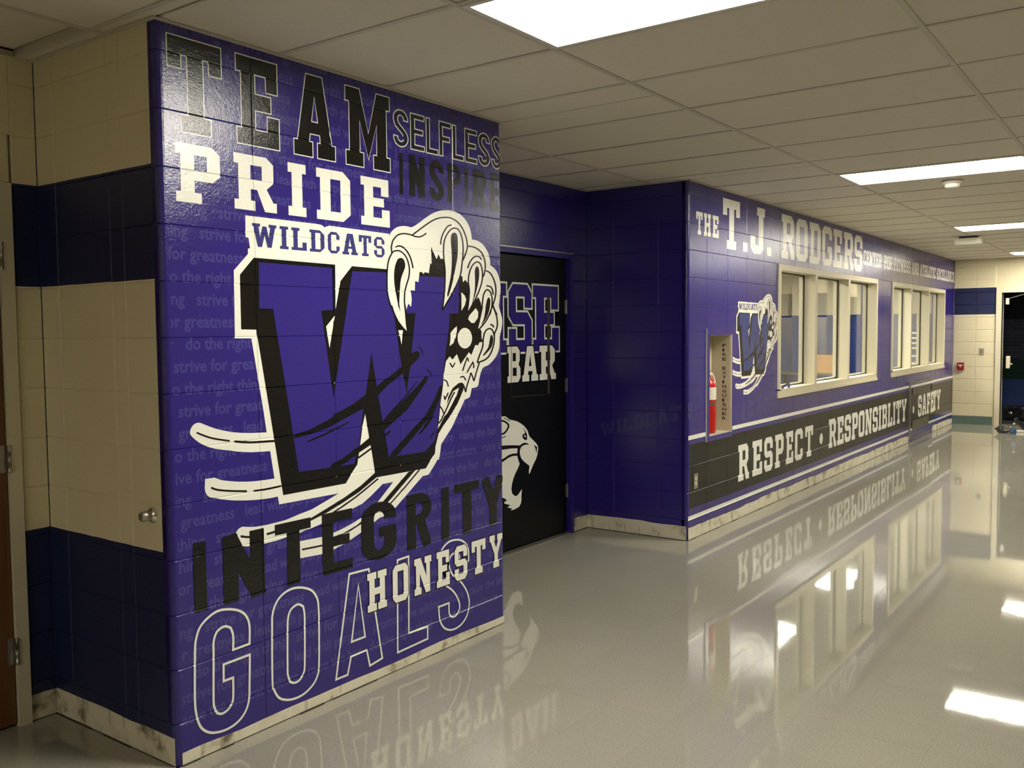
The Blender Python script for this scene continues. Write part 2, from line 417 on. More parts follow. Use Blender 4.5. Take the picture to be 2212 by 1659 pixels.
# ------------------------------------------------------------------ lettering
GH = 140.0
def slab(ch, s=28, t=25, e=10, c=17):
    h = GH; m_ = h/2
    ww = dict(T=98, E=90, A=106, M=126, P=92, R=100, I=s+2*e, D=94, C=90, G=94, O=92, S=90, B=94, L=88, F=88, H=104, J=86, N=110, W=142, X=104, Y=106)
    if ch == '.': return 30, [[[(0, 0), (30, 0), (30, 32), (0, 32)]]]
    if ch == ' ': return 44, []
    w = ww[ch]
    if ch == 'T': o = [(0,h),(w,h),(w,h-46),(w-23,h-46),(w-23,h-t),(w/2+s/2,h-t),(w/2+s/2,t),(w/2+s/2+e+3,t),(w/2+s/2+e+3,0),(w/2-s/2-e-3,0),(w/2-s/2-e-3,t),(w/2-s/2,t),(w/2-s/2,h-t),(23,h-t),(23,h-46),(0,h-46)]
    elif ch in 'EF':
        o = [(0,0),(0,t),(e,t),(e,h-t),(0,h-t),(0,h),(w-3,h),(w-3,h-50),(w-27,h-50),(w-27,h-t),(e+s,h-t),(e+s,m_+t/2),(w-18,m_+t/2),(w-18,m_-t/2),(e+s,m_-t/2),(e+s,t)]
        o += [(w-25,t),(w-25,50),(w,50),(w,0)] if ch == 'E' else [(2*e+s+4,t),(2*e+s+4,0)]
    elif ch == 'A':
        o = [(0,0),(0,t),(9,t),(33,h),(w-33,h),(w-9,t),(w,t),(w,0),(w-46,0),(w-46,t),(w-38,t),(w-40,40),(40,40),(38,t),(46,t),(46,0)]
        return w, [[o, [(44, 40+t*.8), (w-44, 40+t*.8), (w/2, h-34)]]]
    elif ch == 'M':
        o = [(0,0),(0,t),(e,t),(e,h-t),(0,h-t),(0,h),(s+e,h),(w/2,62),(w-s-e,h),(w,h),(w,h-t),(w-e,h-t),(w-e,t),(w,t),(w,0),(w-2*e-s,0),(w-2*e-s,t),(w-e-s,t),(w-e-s,84),(w/2,16),(e+s,84),(e+s,t),(2*e+s,t),(2*e+s,0)]
    elif ch == 'N':
        q = s*.85
        o = [(0,0),(0,t),(e,t),(e,h-t),(0,h-t),(0,h),(e+s+2,h),(w-e-q,64),(w-e-q,h-t),(w-2*e-q,h-t),(w-2*e-q,h),(w,h),(w,h-t),(w-e,h-t),(w-e,0),(w-e-s,0),(e+q,80),(e+q,t),(2*e+q,t),(2*e+q,0)]
    elif ch == 'P':
        o = [(0,0),(0,t),(e,t),(e,h-t),(0,h-t),(0,h),(w-c,h),(w,h-c),(w,54+c),(w-c,54),(e+s,54),(e+s,t),(2*e+s+4,t),(2*e+s+4,0)]
        return w, [[o, [(e+s, 54+t), (w-s, 54+t), (w-s, h-t), (e+s, h-t)]]]
    elif ch == 'R':
        x = w-7
        o = [(0,0),(0,t),(e,t),(e,h-t),(0,h-t),(0,h),(x-c,h),(x,h-c),(x,66+c*.6),(x-c,58),(w-8,t),(w,t),(w,0),(w-29,0),(w-47,54),(e+s,54),(e+s,t),(2*e+s,t),(2*e+s,0)]
        return w, [[o, [(e+s, 54+t), (x-s, 54+t), (x-s, h-t), (e+s, h-t)]]]
    elif ch == 'B':
        o = [(0,0),(0,t),(e,t),(e,h-t),(0,h-t),(0,h),(w-5-c,h),(w-5,h-c),(w-5,m_+15),(w-14,m_),(w,m_-15),(w,c),(w-c,0)]
        return w, [[o, [(e+s, t), (w-s, t), (w-s, m_-t/2), (e+s, m_-t/2)], [(e+s, m_+t/2), (w-5-s, m_+t/2), (w-5-s, h-t), (e+s, h-t)]]]
    elif ch == 'D':
        o = [(0,0),(0,t),(e,t),(e,h-t),(0,h-t),(0,h),(w-c-4,h),(w,h-c-4),(w,c+4),(w-c-4,0)]
        return w, [[o, [(e+s, t), (w-s, t), (w-s, h-t), (e+s, h-t)]]]
    elif ch == 'O':
        o = [(c,0),(0,c),(0,h-c),(c,h),(w-c,h),(w,h-c),(w,c),(w-c,0)]
        return w, [[o, [(s, t), (w-s, t), (w-s, h-t), (s, h-t)]]]
    elif ch == 'C': o = [(c,0),(0,c),(0,h-c),(c,h),(w-c,h),(w,h-c),(w,92),(w-s,92),(w-s,h-t),(s,h-t),(s,t),(w-s,t),(w-s,48),(w,48),(w,c),(w-c,0)]
    elif ch == 'G': o = [(c,0),(0,c),(0,h-c),(c,h),(w-c,h),(w,h-c),(w,94),(w-s,94),(w-s,h-t),(s,h-t),(s,t),(w-s,t),(w-s,46),(w*.52,46),(w*.52,70),(w,70),(w,c),(w-c,0)]
    elif ch == 'S': o = [(c,0),(0,c),(0,48),(s,48),(s,t),(w-s,t),(w-s,m_-t/2),(c,m_-t/2),(0,m_-t/2+c),(0,h-c),(c,h),(w-c,h),(w,h-c),(w,h-48),(w-s,h-48),(w-s,h-t),(s,h-t),(s,m_+t/2),(w-c,m_+t/2),(w,m_+t/2-c),(w,c),(w-c,0)]
    elif ch == 'L': o = [(0,0),(0,t),(e,t),(e,h-t),(0,h-t),(0,h),(2*e+s,h),(2*e+s,h-t),(e+s,h-t),(e+s,t),(w-25,t),(w-25,52),(w,52),(w,0)]
    elif ch == 'H':
        a, b_ = 2*e+s, w-2*e-s
        o = [(0,0),(0,t),(e,t),(e,h-t),(0,h-t),(0,h),(a,h),(a,h-t),(e+s,h-t),(e+s,m_+t/2),(w-e-s,m_+t/2),(w-e-s,h-t),(b_,h-t),(b_,h),(w,h),(w,h-t),(w-e,h-t),(w-e,t),(w,t),(w,0),(b_,0),(b_,t),(w-e-s,t),(w-e-s,m_-t/2),(e+s,m_-t/2),(e+s,t),(a,t),(a,0)]
    elif ch == 'I': o = [(0,0),(0,t),(e,t),(e,h-t),(0,h-t),(0,h),(w,h),(w,h-t),(w-e,h-t),(w-e,t),(w,t),(w,0)]
    elif ch == 'J': o = [(c,0),(0,c),(0,52),(s,52),(s,t),(w-e-s,t),(w-e-s,h-t),(w-2*e-s,h-t),(w-2*e-s,h),(w,h),(w,h-t),(w-e,h-t),(w-e,c),(w-e-c,0)]
    elif ch == 'W': o = [(0,h),(0,h-t),(8,h-t),(31,0),(54,0),(w/2,72),(w-54,0),(w-31,0),(w-8,h-t),(w,h-t),(w,h),(w-46,h),(w-46,h-t),(w-36,h-t),(w-46,58),(w/2+12,h-14),(w/2-12,h-14),(46,58),(36,h-t),(46,h-t),(46,h)]
    elif ch == 'X': o = [(0,0),(0,t),(8,t),(34,m_),(8,h-t),(0,h-t),(0,h),(44,h),(44,h-t),(38,h-t),(52,m_+24),(66,h-t),(60,h-t),(60,h),(104,h),(104,h-t),(96,h-t),(70,m_),(96,t),(104,t),(104,0),(60,0),(60,t),(66,t),(52,m_-24),(38,t),(44,t),(44,0)]
    elif ch == 'Y': o = [(0,h),(0,h-t),(8,h-t),(39,58),(39,t),(29,t),(29,0),(77,0),(77,t),(67,t),(67,58),(98,h-t),(w,h-t),(w,h),(63,h),(63,h-t),(70,h-t),(53,84),(36,h-t),(43,h-t),(43,h)]
    return w, [[o]]
def thin(ch): return slab(ch, 25, 18, 11, 24)
def arc(cx, cy, rx, ry, a0, a1, n=12):
    return [(cx+rx*math.cos(math.radians(a0+(a1-a0)*i/n)), cy+ry*math.sin(math.radians(a0+(a1-a0)*i/n))) for i in range(n+1)]
def ribbon(pts, w, closed=False):
    """outline of a polyline with width(s) w"""
    n = len(pts); L = []; R = []
    for i in range(n):
        a = pts[(i-1) % n] if closed or i else pts[0]; b_ = pts[(i+1) % n] if closed or i < n-1 else pts[-1]; q = pts[i]
        d1 = Vector((q[0]-a[0], q[1]-a[1])); d2 = Vector((b_[0]-q[0], b_[1]-q[1]))
        if d1.length < 1e-9: d1 = d2
        if d2.length < 1e-9: d2 = d1
        if d1.length < 1e-9: continue
        d1.normalize(); d2.normalize(); n1 = Vector((-d1.y, d1.x)); n2 = Vector((-d2.y, d2.x))
        mm = n1+n2
        if mm.length < 1e-6: mm = n1
        mm.normalize(); k = 1/max(.4, mm.dot(n1)); ww = (w[i] if isinstance(w, (list, tuple)) else w)/2
        L.append((q[0]+mm.x*ww*k, q[1]+mm.y*ww*k)); R.append((q[0]-mm.x*ww*k, q[1]-mm.y*ww*k))
    if closed: return [[L, R]]
    return [[L+R[::-1]]]
def gothic(ch, w=66, sw=22, trim=0.0):
    """condensed gothic strokes; trim shortens open ends (for inline letters)"""
    h = sw/2+ trim*0; H_ = GH; b = h; r = []
    f = lambda pts: r.append(pts)
    hw = 11.0
    if ch == 'I': w = 2*hw; f([(hw, 0), (hw, H_)])
    elif ch == 'N': f([(hw, 0), (hw, H_)]); f([(w-hw, 0), (w-hw, H_)]); f([(hw-2, H_), (w-hw+2, 0)])
    elif ch == 'T': f([(0, H_-hw), (w, H_-hw)]); f([(w/2, H_-hw), (w/2, 0)])
    elif ch in 'EF':
        f([(hw, 0), (hw, H_)]); f([(0, H_-hw), (w, H_-hw)]); f([(0, H_/2+2), (w*.9, H_/2+2)])
        if ch == 'E': f([(0, hw), (w, hw)])
    elif ch == 'L': f([(hw, H_), (hw, 0)]); f([(0, hw), (w, hw)])
    elif ch == 'S': f(arc(w/2, H_-36, w/2-hw, 36-hw, -12, 180, 14)+[(hw, 100), (hw+4, 88), (hw+12, 78), (w-hw-12, 58), (w-hw-4, 48), (w-hw, 38)]+arc(w/2, 36, w/2-hw, 36-hw, 0, -192, 14))
    elif ch in 'PR':
        f([(hw, 0), (hw, H_)]); f([(hw, H_-hw)]+arc(w-34, H_-38, 34-hw, 38-hw, 90, -90, 12)+[(hw, H_-76+hw)])
        if ch == 'R': f([(w*.52, H_-76+hw), (w-hw, 0)])
    elif ch == 'G': f([(w-hw, H_-44)]+arc(w/2, H_-38, w/2-hw, 38-hw, 0, 180, 14)+arc(w/2, 38, w/2-hw, 38-hw, 180, 360, 14)+[(w-hw, 62)]); f([(w, 66), (w*.5, 66)])
    elif ch == 'Y': f([(hw*.7, H_), (w/2, 60)]); f([(w-hw*.7, H_), (w/2, 60)]); f([(w/2, 66), (w/2, 0)])
    polys = []
    for pts in r: polys += ribbon(pts, sw)
    return w, polys
def offset_loop(lp, d):
    """grow a polygon with mitred corners (ring of any orientation, d > 0 is away from the filled side of a CCW loop)"""
    n = len(lp); out = []
    for i in range(n):
        a, q, b_ = Vector(lp[i-1]), Vector(lp[i]), Vector(lp[(i+1) % n])
        d1 = (q-a); d2 = (b_-q)
        if d1.length < 1e-9 or d2.length < 1e-9: out.append(tuple(q)); continue
        d1.normalize(); d2.normalize(); n1 = Vector((d1.y, -d1.x)); n2 = Vector((d2.y, -d2.x)); mm = n1+n2
        if mm.length < 1e-6: mm = n1.copy()
        mm.normalize(); k = min(1.6, 1/max(.3, mm.dot(n1)))
        out.append((q.x+mm.x*d*k, q.y+mm.y*d*k))
    return out
def area(lp): return sum(lp[i-1][0]*lp[i][1]-lp[i][0]*lp[i-1][1] for i in range(len(lp)))/2
def grow(polys, d):
    out = []
    for loops in polys:
        nl = []
        for i, lp in enumerate(loops):
            ccw = area(lp) > 0; sgn = 1 if ccw else -1
            if i: sgn = -sgn
            nl.append(offset_loop(lp, d*sgn))
        out.append(nl)
    return out
def place(polys, w, u0, u1, z0, z1):
    return [[[(u0+(u1-u0)*x/w, z0+(z1-z0)*y/GH) for x, y in lp] for lp in loops] for loops in polys]
def word_boxes(letters, Zm, z0, z1, font=slab, **k):
    """letters: [(char, left, right)] in zoom pixels of a photo crop"""
    out = []; zm = (z0+z1)/2
    for ch, a, b_ in letters:
        w, g = font(ch, **k)
        out += place(g, w, u_at(Zm[0]+a*Zm[2], zm).x, u_at(Zm[0]+b_*Zm[2], zm).x, z0, z1)
    return out
def word_span(text, u0, u1, z0, z1, font=slab, gap=14, shear=0.0, **k):
    gl = [font(ch, **k) for ch in text]; tot = sum(g[0] for g in gl)+gap*(len(text)-1)
    out = []; x = 0; sx = (u1-u0)/tot
    for w, g in gl:
        for loops in g:
            out.append([[(u0+(x+px)*sx, z0+(z1-z0)*py/GH+shear*(x+px)/tot) for px, py in lp] for lp in loops])
        x += w+gap
    return out
def smooth(pts, closed=False, k=3):
    n = len(pts); out = []
    rng = range(n if closed else n-1)
    for i in rng:
        p0 = pts[(i-1) % n] if closed or i else pts[i]; p1 = pts[i]; p2 = pts[(i+1) % n]; p3 = pts[(i+2) % n] if closed or i < n-2 else pts[(i+1) % n]
        for j in range(k):
            t = j/k
            out.append(tuple(.5*((2*p1[a])+(-p0[a]+p2[a])*t+(2*p0[a]-5*p1[a]+4*p2[a]-p3[a])*t*t+(-p0[a]+3*p1[a]-3*p2[a]+p3[a])*t**3) for a in (0, 1)))
    if not closed: out.append(pts[-1])
    return out
# photo crops the artwork was traced in: (x, y, scale)
ZA = (320, 20, .36166); ZC = (840, 220, .1567); ZI = (350, 880, .34358); ZB = (350, 440, .34358)
Z1 = (800, 440, .14466); Z2 = (800, 660, .15672); Z3 = (640, 860, .19291); Z4 = (400, 880, .20498); Z5 = (490, 450, .21095)
ZG = (350, 1150, .34358); ZS = (780, 1130, .15068); ZT = (1480, 400, .18987); ZQ = (1840, 480, .11754); ZR = (1470, 780, .33544); ZK = (1080, 890, .13256); ZD = (1080, 590, .16277)
def tr(Zm, pts, axis=1, val=0.0):
    out = []
    for x, y in pts:
        q = un(Zm[0]+x*Zm[2], Zm[1]+y*Zm[2], axis, val); out.append((q.x, q.z) if axis == 1 else (q.y, q.z))
    return out
def soft(lp):
    """smooth a closed loop but keep its sharp corners"""
    n = len(lp); sharp = []
    for i in range(n):
        a, q, c = Vector(lp[i-1]), Vector(lp[i]), Vector(lp[(i+1) % n])
        if (q-a).angle(c-q) > math.radians(48): sharp.append(i)
    if not sharp: return smooth(lp, True, 4)
    out = []
    for j, i in enumerate(sharp):
        e = sharp[(j+1) % len(sharp)]; e = e if e > i else e+n
        out += smooth([lp[k % n] for k in range(i, e+1)], k=4)[:-1] if e-i > 1 else [lp[i]]
    return out
def ring(lp, w):
    """thin band along a closed loop"""
    return ribbon(lp, w, True)

# ================================================================== THE SETTING
# floor
struct(box('floor', (XB, YO, -.1), (EX+.02, .2, 0), 'vinyl_floor'))
fl = bpy.data.objects['floor']
mb = MB(); mb.box((XB, YO, -.1), (EX+.1, 0, 0)); mb.box((XB, 0, -.1), (0, LD+.25, 0)); mb.box((AW, 0, -.1), (BX, AD+.4, 0))
bpy.data.objects.remove(fl); struct(mb.build('floor', 'vinyl_floor'), 'polished speckled vinyl tile floor')

# mural wall with the bullnosed corners
WA = Wall('wall_mural', (0, 0, 0), (1, 0, 0), AW, 'purple_paint', [k*.4064 for k in range(1, 5)], bull='lr', label='purple painted block wall with the TEAM PRIDE mural')
WS = Wall('wall_side', (0, LD, 0), (0, -1, 0), LD-.024, 'cream_navy_paint', [.14, .528, .616], thick=.15, label='cream and navy painted block wall beside the mural')
WL = Wall('wall_left', (-1.3, LD, 0), (1, 0, 0), 1.3, 'cream_navy_paint', [.4, .8, 1.2], holes=[(.10, 1.19, 0, 2.20)], label='cream and navy block wall around the wooden door')
WAR = Wall('wall_alcove_left', (AW, .024, 0), (0, 1, 0), AD-.024, 'purple_paint', [.38, .79], thick=.15)
WAB = Wall('wall_alcove_back', (AW, AD, 0), (1, 0, 0), BX-AW, 'purple_paint', [.17, 2.10], holes=[(.17, 2.10, 0, 2.19)], label='purple block wall around the black double door')
WAS = Wall('wall_alcove_right', (BX, AD, 0), (0, -1, 0), AD-.024, 'purple_paint', [.246, .633], thick=.15, label='dark purple side wall of the door alcove')
WIN1 = (6.27, 9.73, J0+4*JC, J0+10*JC); WIN2 = (10.46, 13.83, J0+4*JC, J0+10*JC)
CAB = (4.735, 5.165, .757, 1.552)
bh = [(a-BX, b_-BX, c, d) for a, b_, c, d in (WIN1, WIN2, CAB)]
WB = Wall('wall_windows', (BX, 0, 0), (1, 0, 0), EX-BX, 'purple_paint', [BV0-BX+.4064*k for k in range(26)], holes=bh, bull='l', label='long purple block wall with interior windows and lettering')
WE = Wall('wall_end', (EX, 0, 0), (0, -1, 0), .625, 'end_wall_paint', [.33], bull='r', label='cream block wall with a navy band beside the exit', z0=.135, ch=.0065)
mb = MB(); mb.box((EX+.02, -1.68, 2.235), (EX+.2, -.58, H+.03)); mb.box((EX+.02, YO, 0), (EX+.2, -1.68, H+.03))
struct(mb.build('wall_end_upper', 'end_wall_paint'))
struct(box('wall_opposite', (XB, YO-.2, 0), (EX+.2, YO, H+.03), 'cream_navy_paint'))
struct(box('wall_behind', (XB-.2, YO-.2, 0), (XB, LD+.2, H+.03), 'cream_navy_paint'))
struct(box('wall_far_left', (XB, LD, 0), (-1.3, LD+.2, H+.03), 'cream_navy_paint'))

# base strips: wavy upper paint edge over adhesive stains
def base_strip(name, o, u, length, hgt=.105, mat='stained_base', amp=.006, th=.0016, seed=1):
    rnd = random.Random(seed); n = max(4, int(length/.09)); vs = []; fs = []
    y = 0
    for i in range(n+1):
        x = length*i/n; y = y*.7+rnd.uniform(-1, 1)*amp*.8
        for yy, zz in ((-th, .004), (-th, hgt+y), (.0, hgt+y)): vs.append((x, yy, zz))
    for i in range(n):
        a = i*3
        fs += [(a, a+3, a+4, a+1), (a+1, a+4, a+5, a+2)]
    me = bpy.data.meshes.new(name); me.from_pydata(vs, [], fs); me.update()
    o_ = link(name, me, None, mat); o_.matrix_world = frame(o, u); struct(o_)
    # dirt line where strip meets the floor
    mb = MB()
    x = 0
    while x < length:
        l = rnd.uniform(.03, .16)
        if rnd.random() < .55: mb.box((x, -th-rnd.uniform(.001, .006), 0), (min(length, x+l), 0, rnd.uniform(.002, .005)))
        x += l
    if mb.v: mb.build('dirt_line', 'base_dirt', o_)
    return o_
base_strip('baseboard_mural', (.02, 0, 0), (1, 0, 0), AW-.03, .045, amp=.004, seed=2)
base_strip('baseboard_side', (0, LD, 0), (0, -1, 0), LD-.01, .112, seed=3)
base_strip('baseboard_left', (-.11, LD, 0), (1, 0, 0), .11, .115, seed=4)
base_strip('baseboard_alcove_right', (BX, AD, 0), (0, -1, 0), AD-.01, .105, seed=5)
base_strip('baseboard_alcove_back', (4.137, AD, 0), (1, 0, 0), BX-4.137, .105, seed=6)
base_strip('baseboard_windows', (BX+.01, 0, 0), (1, 0, 0), 11.5-BX-.01, .098, amp=.008, seed=7)
base_strip('baseboard_windows_end', (13.06, 0, 0), (1, 0, 0), EX-13.06, .098, amp=.010, seed=8)
mb = MB(); mb.box((EX-.006, -.60, 0), (EX, 0, .135)); mb.box((EX-.012, -.60, 0), (EX-.006, 0, .012))
struct(mb.build('baseboard_end', 'cove_base_green'), 'grey green vinyl cove base')

# ceiling: core, tiles, grid
solid = [(0, AW, 0, 3), (BX, EX+1, 0, 3), (-9, 0, LD, 3), (AW, BX, AD+.02, 3)]
ce = struct(box('ceiling', (XB, YO, H+.05), (EX, 1.1, H+.1), 'grid_gap'), 'suspended ceiling of white mineral tiles in a grid')
LIGHTS = [-11, -1, 6, 13, 20]  # first one is an unseen fixture added to brighten the left side wall
tile_me = {}
for i in range(-13, 23):
    for j in range(-4, 2):
        if i in LIGHTS and j == -1: continue
        x0, x1 = TX+i*T, TX+(i+1)*T; y0, y1 = TY+j*2*T, TY+(j+1)*2*T
        x0, x1 = max(x0, XB), min(x1, EX); y0, y1 = max(y0, YO), y1
        if x1-x0 < .03 or y1-y0 < .03: continue
        for (a0, a1, b0, b1) in rect_sub((x0, x1, y0, y1), solid):
            if a1-a0 < .03 or b1-b0 < .03: continue
            g = .007; k = (round(a1-a0, 3), round(b1-b0, 3))
            if k not in tile_me:
                me = bpy.data.meshes.new('ceiling_tile'); w_, l_ = a1-a0-2*g, b1-b0-2*g
                mbt = MB(); c = .004
                mbt.face_mesh([(c, c, 0), (w_-c, c, 0), (w_-c, l_-c, 0), (c, l_-c, 0), (0, 0, c), (w_, 0, c), (w_, l_, c), (0, l_, c), (0, 0, .016), (w_, 0, .016), (w_, l_, .016), (0, l_, .016)],
                              [(0, 3, 2, 1), (0, 1, 5, 4), (1, 2, 6, 5), (2, 3, 7, 6), (3, 0, 4, 7), (4, 5, 9, 8), (5, 6, 10, 9), (6, 7, 11, 10), (7, 4, 8, 11), (8, 9, 10, 11)])
                me.from_pydata(mbt.v, [], mbt.f); me.update(); me.materials.append(MATS['ceiling_tile']); tile_me[k] = me
            o_ = link('ceiling_tile', tile_me[k], ce)
            rec = .03 if (i == -3 and b0 > 0) else random.uniform(0, .0016)
            o_.location = (a0+g, b0+g, H+.003+rec)
def bar(a0, a1, b0, b1, z=0.0):
    for (c0, c1, d0, d1) in rect_sub((a0, a1, b0, b1), solid):
        if min(c1-c0, d1-d0) < .004: continue
        mb = MB(); mb.box((c0, d0, H-z), (c1, d1, H+.0035)); mb.box(((c0+c1)/2-.003 if c1-c0 < d1-d0 else c0, d0 if c1-c0 < d1-d0 else (d0+d1)/2-.003, H+.003), ((c0+c1)/2+.003 if c1-c0 < d1-d0 else c1, d1 if c1-c0 < d1-d0 else (d0+d1)/2+.003, H+.04))
        mb.build('grid_bar', 'grid_bar_paint', ce)
for j in range(-3, 2): bar(XB, EX, TY+j*2*T-.012, TY+j*2*T+.012, .001)
for i in range(-12, 23): bar(TX+i*T-.012, TX+i*T+.012, YO, 1.0)
mb = MB(); q = .022                                       # wall angle along the walls
mb.box((0, -q, H-.0015), (AW, 0, H+.002)); mb.box((BX, -q, H-.0015), (EX, 0, H+.002)); mb.box((-q, -q, H-.0015), (0, LD, H+.002))
mb.box((BX-q, 0, H-.0015), (BX, AD, H+.002)); mb.box((AW, 0, H-.0015), (AW+q, AD, H+.002)); mb.box((AW+q, AD-q, H-.0015), (BX-q, AD, H+.002))
mb.box((EX-q, YO, H-.0015), (EX, 0, H+.002)); mb.box((-1.3, LD-q, H-.0015), (-q, LD, H+.002))
mb.build('wall_angle', 'grid_bar_paint', ce)

# ------------------------------------------------------------------ ceiling lights
def troffer(x0, x1, y0, y1, z, mat, label, group=None):
    t_ = empty('ceiling_light', ((x0+x1)/2, (y0+y1)/2, z))
    tag(t_, label, 'light', group)
    w_, l_ = (x1-x0)/2, (y1-y0)/2; f = .022; r = .010
    fr = MB()
    for a, b_ in (((-w_, -l_), (w_, -l_+f)), ((-w_, l_-f), (w_, l_)), ((-w_, -l_+f), (-w_+f, l_-f)), ((w_-f, -l_+f), (w_, l_-f))):
        fr.box((a[0], a[1], -.004), (b_[0], b_[1], .03))
    fr.box((-w_, -l_, .03), (w_, l_, .045))
    fr.build('light_frame', 'white_metal', t_)
    MB().box((-w_+f, -l_+f, .004), (w_-f, l_-f, .010)).build('diffuser', mat, t_)
    return t_
LBL = ['lit ceiling panel light over the floor before the wooden door', 'lit ceiling panel light above the TEAM PRIDE mural', 'lit ceiling panel light next to the round smoke detector',
       'lit ceiling panel light next to the white emergency light box', 'lit ceiling panel light closest to the exit doorway wall']
for i, l in zip(LIGHTS, LBL):
    troffer(TX+i*T+.012, TX+(i+1)*T-.012, TY-2*T+.012, TY-.012, H, 'diffuser', l, 'corridor ceiling lights')

# ================================================================== MURAL ARTWORK
par = WA
# faint repeated phrases behind everything
PHR = ['do the right thing', 'strive for greatness', 'lead with purpose', 'promote the wildcat culture', 'raise the bar']
WORDPOS = {}
CW = .0243
seq = '  '.join(PHR)+'  '
for w_ in ('do', 'thing', 'strive', 'for', 'greatness', 'lead', 'with', 'purpose', 'promote', 'raise'): WORDPOS[w_] = seq.index(w_)
ROWS = {16: ('strive', .319), 15: ('greatness', .40), 14: ('with', .77), 13: ('lead', .78), 12: ('purpose', .98), 11: ('greatness', .80), 10: ('lead', .52), 9: ('greatness', .48), 8: ('strive', .24), 7: ('strive', .155), 6: ('for', .035),
        5: ('do', -.005), 4: ('strive', .135), 3: ('greatness', .10), 2: ('do', .083), 1: ('strive', .032), 0: ('do', -.008), -1: ('strive', .045), -2: ('lead', .33), -3: ('do', -.006), -4: ('strive', -.045), -5: ('strive', .14),
        -6: ('greatness', .06), -7: ('thing', .02), -8: ('strive', .18), -9: ('for', .02), -10: ('do', .07), -11: ('strive', .13), -12: ('greatness', .09), -13: ('do', .08), -14: ('strive', .02), -15: ('promote', -.08)}
def text_polys(body, size=.066):
    cu = bpy.data.curves.new('tmp', 'FONT'); cu.body = body; cu.size = 1; cu.resolution_u = 2; cu.offset = .022; cu.fill_mode = 'FRONT'
    ob = bpy.data.objects.new('tmp', cu); COL.objects.link(ob)
    dg = bpy.context.evaluated_depsgraph_get(); me = bpy.data.meshes.new_from_object(ob.evaluated_get(dg))
    vs = [(v.co.x, v.co.y) for v in me.vertices]; fs = [tuple(p_.vertices) for p_ in me.polygons]
    bpy.data.objects.remove(ob); bpy.data.curves.remove(cu); bpy.data.meshes.remove(me)
    return vs, fs
TXT = {}
for ph in PHR:
    TXT[ph] = text_polys(ph)
words = []
for k_, (w_, u0) in ROWS.items():
    start = u0-WORDPOS[w_]*CW; L_ = len(seq)*CW
    z = 1.373+.0818*k_
    while start > 0: start -= L_
    while start < AW:
        x = start
        for ph in PHR:
            n = len(ph)
            if x+n*CW > 0 and x < AW:
                vs, fs = TXT[ph]; xm = max(v[0] for v in vs)
                P2 = [(x+v[0]/xm*n*CW, z+v[1]*.066) for v in vs]
                for f in fs: words.append([[P2[i] for i in f]])
            x += (n+2)*CW
        start += L_
WA.decal('background_lettering', words, 'ghost_paint', 0, clip=(.026, AW-.026), label='faint repeated phrases in lighter purple lettering')

# TEAM / PRIDE
TE = word_boxes([('T', 118, 437), ('E', 528, 778), ('A', 868, 1113), ('M', 1180, 1441)], ZA, 2.326, 2.660)
TE = [[l for l in p_] for p_ in TE]
WA.decal('word_outline', grow(TE, .0042), 'white_paint', 1)
WA.decal('word', TE, 'black_paint', 2, label='TEAM in black block letters with a thin white outline')
PR = word_boxes([('P', 162, 430), ('R', 512, 765), ('I', 835, 942), ('D', 1005, 1207), ('E', 1270, 1441)], ZA, 2.073, 2.286)
# SELFLESS (inline letters)
SL = [('S', 58, 264), ('E', 295, 492), ('L', 510, 677), ('F', 690, 857), ('L', 875, 1032), ('E', 1045, 1216), ('S', 1230, 1392), ('S', 1410, 1546)]
WA.decal('word_outline', word_boxes(SL, ZC, 2.452, 2.622, gothic, w=70, sw=24), 'white_paint', 2, merge=True, clip=(0, AW-.014))
zi = .006
def inset_letters(letters, Zm, z0, z1, d):
    out = []
    zm = (z0+z1)/2
    for ch, a, b_ in letters:
        w, g = gothic(ch, w=70, sw=24)
        pl = place(g, w, u_at(Zm[0]+a*Zm[2], zm).x, u_at(Zm[0]+b_*Zm[2], zm).x, z0, z1)
        out += grow(pl, -d)
    return out
WA.decal('word', inset_letters(SL, ZC, 2.452, 2.622, .0055), 'selfless_fill_paint', 3, merge=True, clip=(0, AW-.014), label='SELFLESS in thin white outline letters')
WA.decal('word', word_boxes([('I', 145, 190), ('N', 280, 490), ('S', 560, 752), ('P', 812, 985), ('I', 1045, 1090), ('R', 1165, 1335), ('E', 1400, 1546)], ZC, 2.235, 2.425, gothic, w=64, sw=25), 'black_paint', 2, merge=True, clip=(0, AW-.014), label='INSPIRE in black gothic letters')
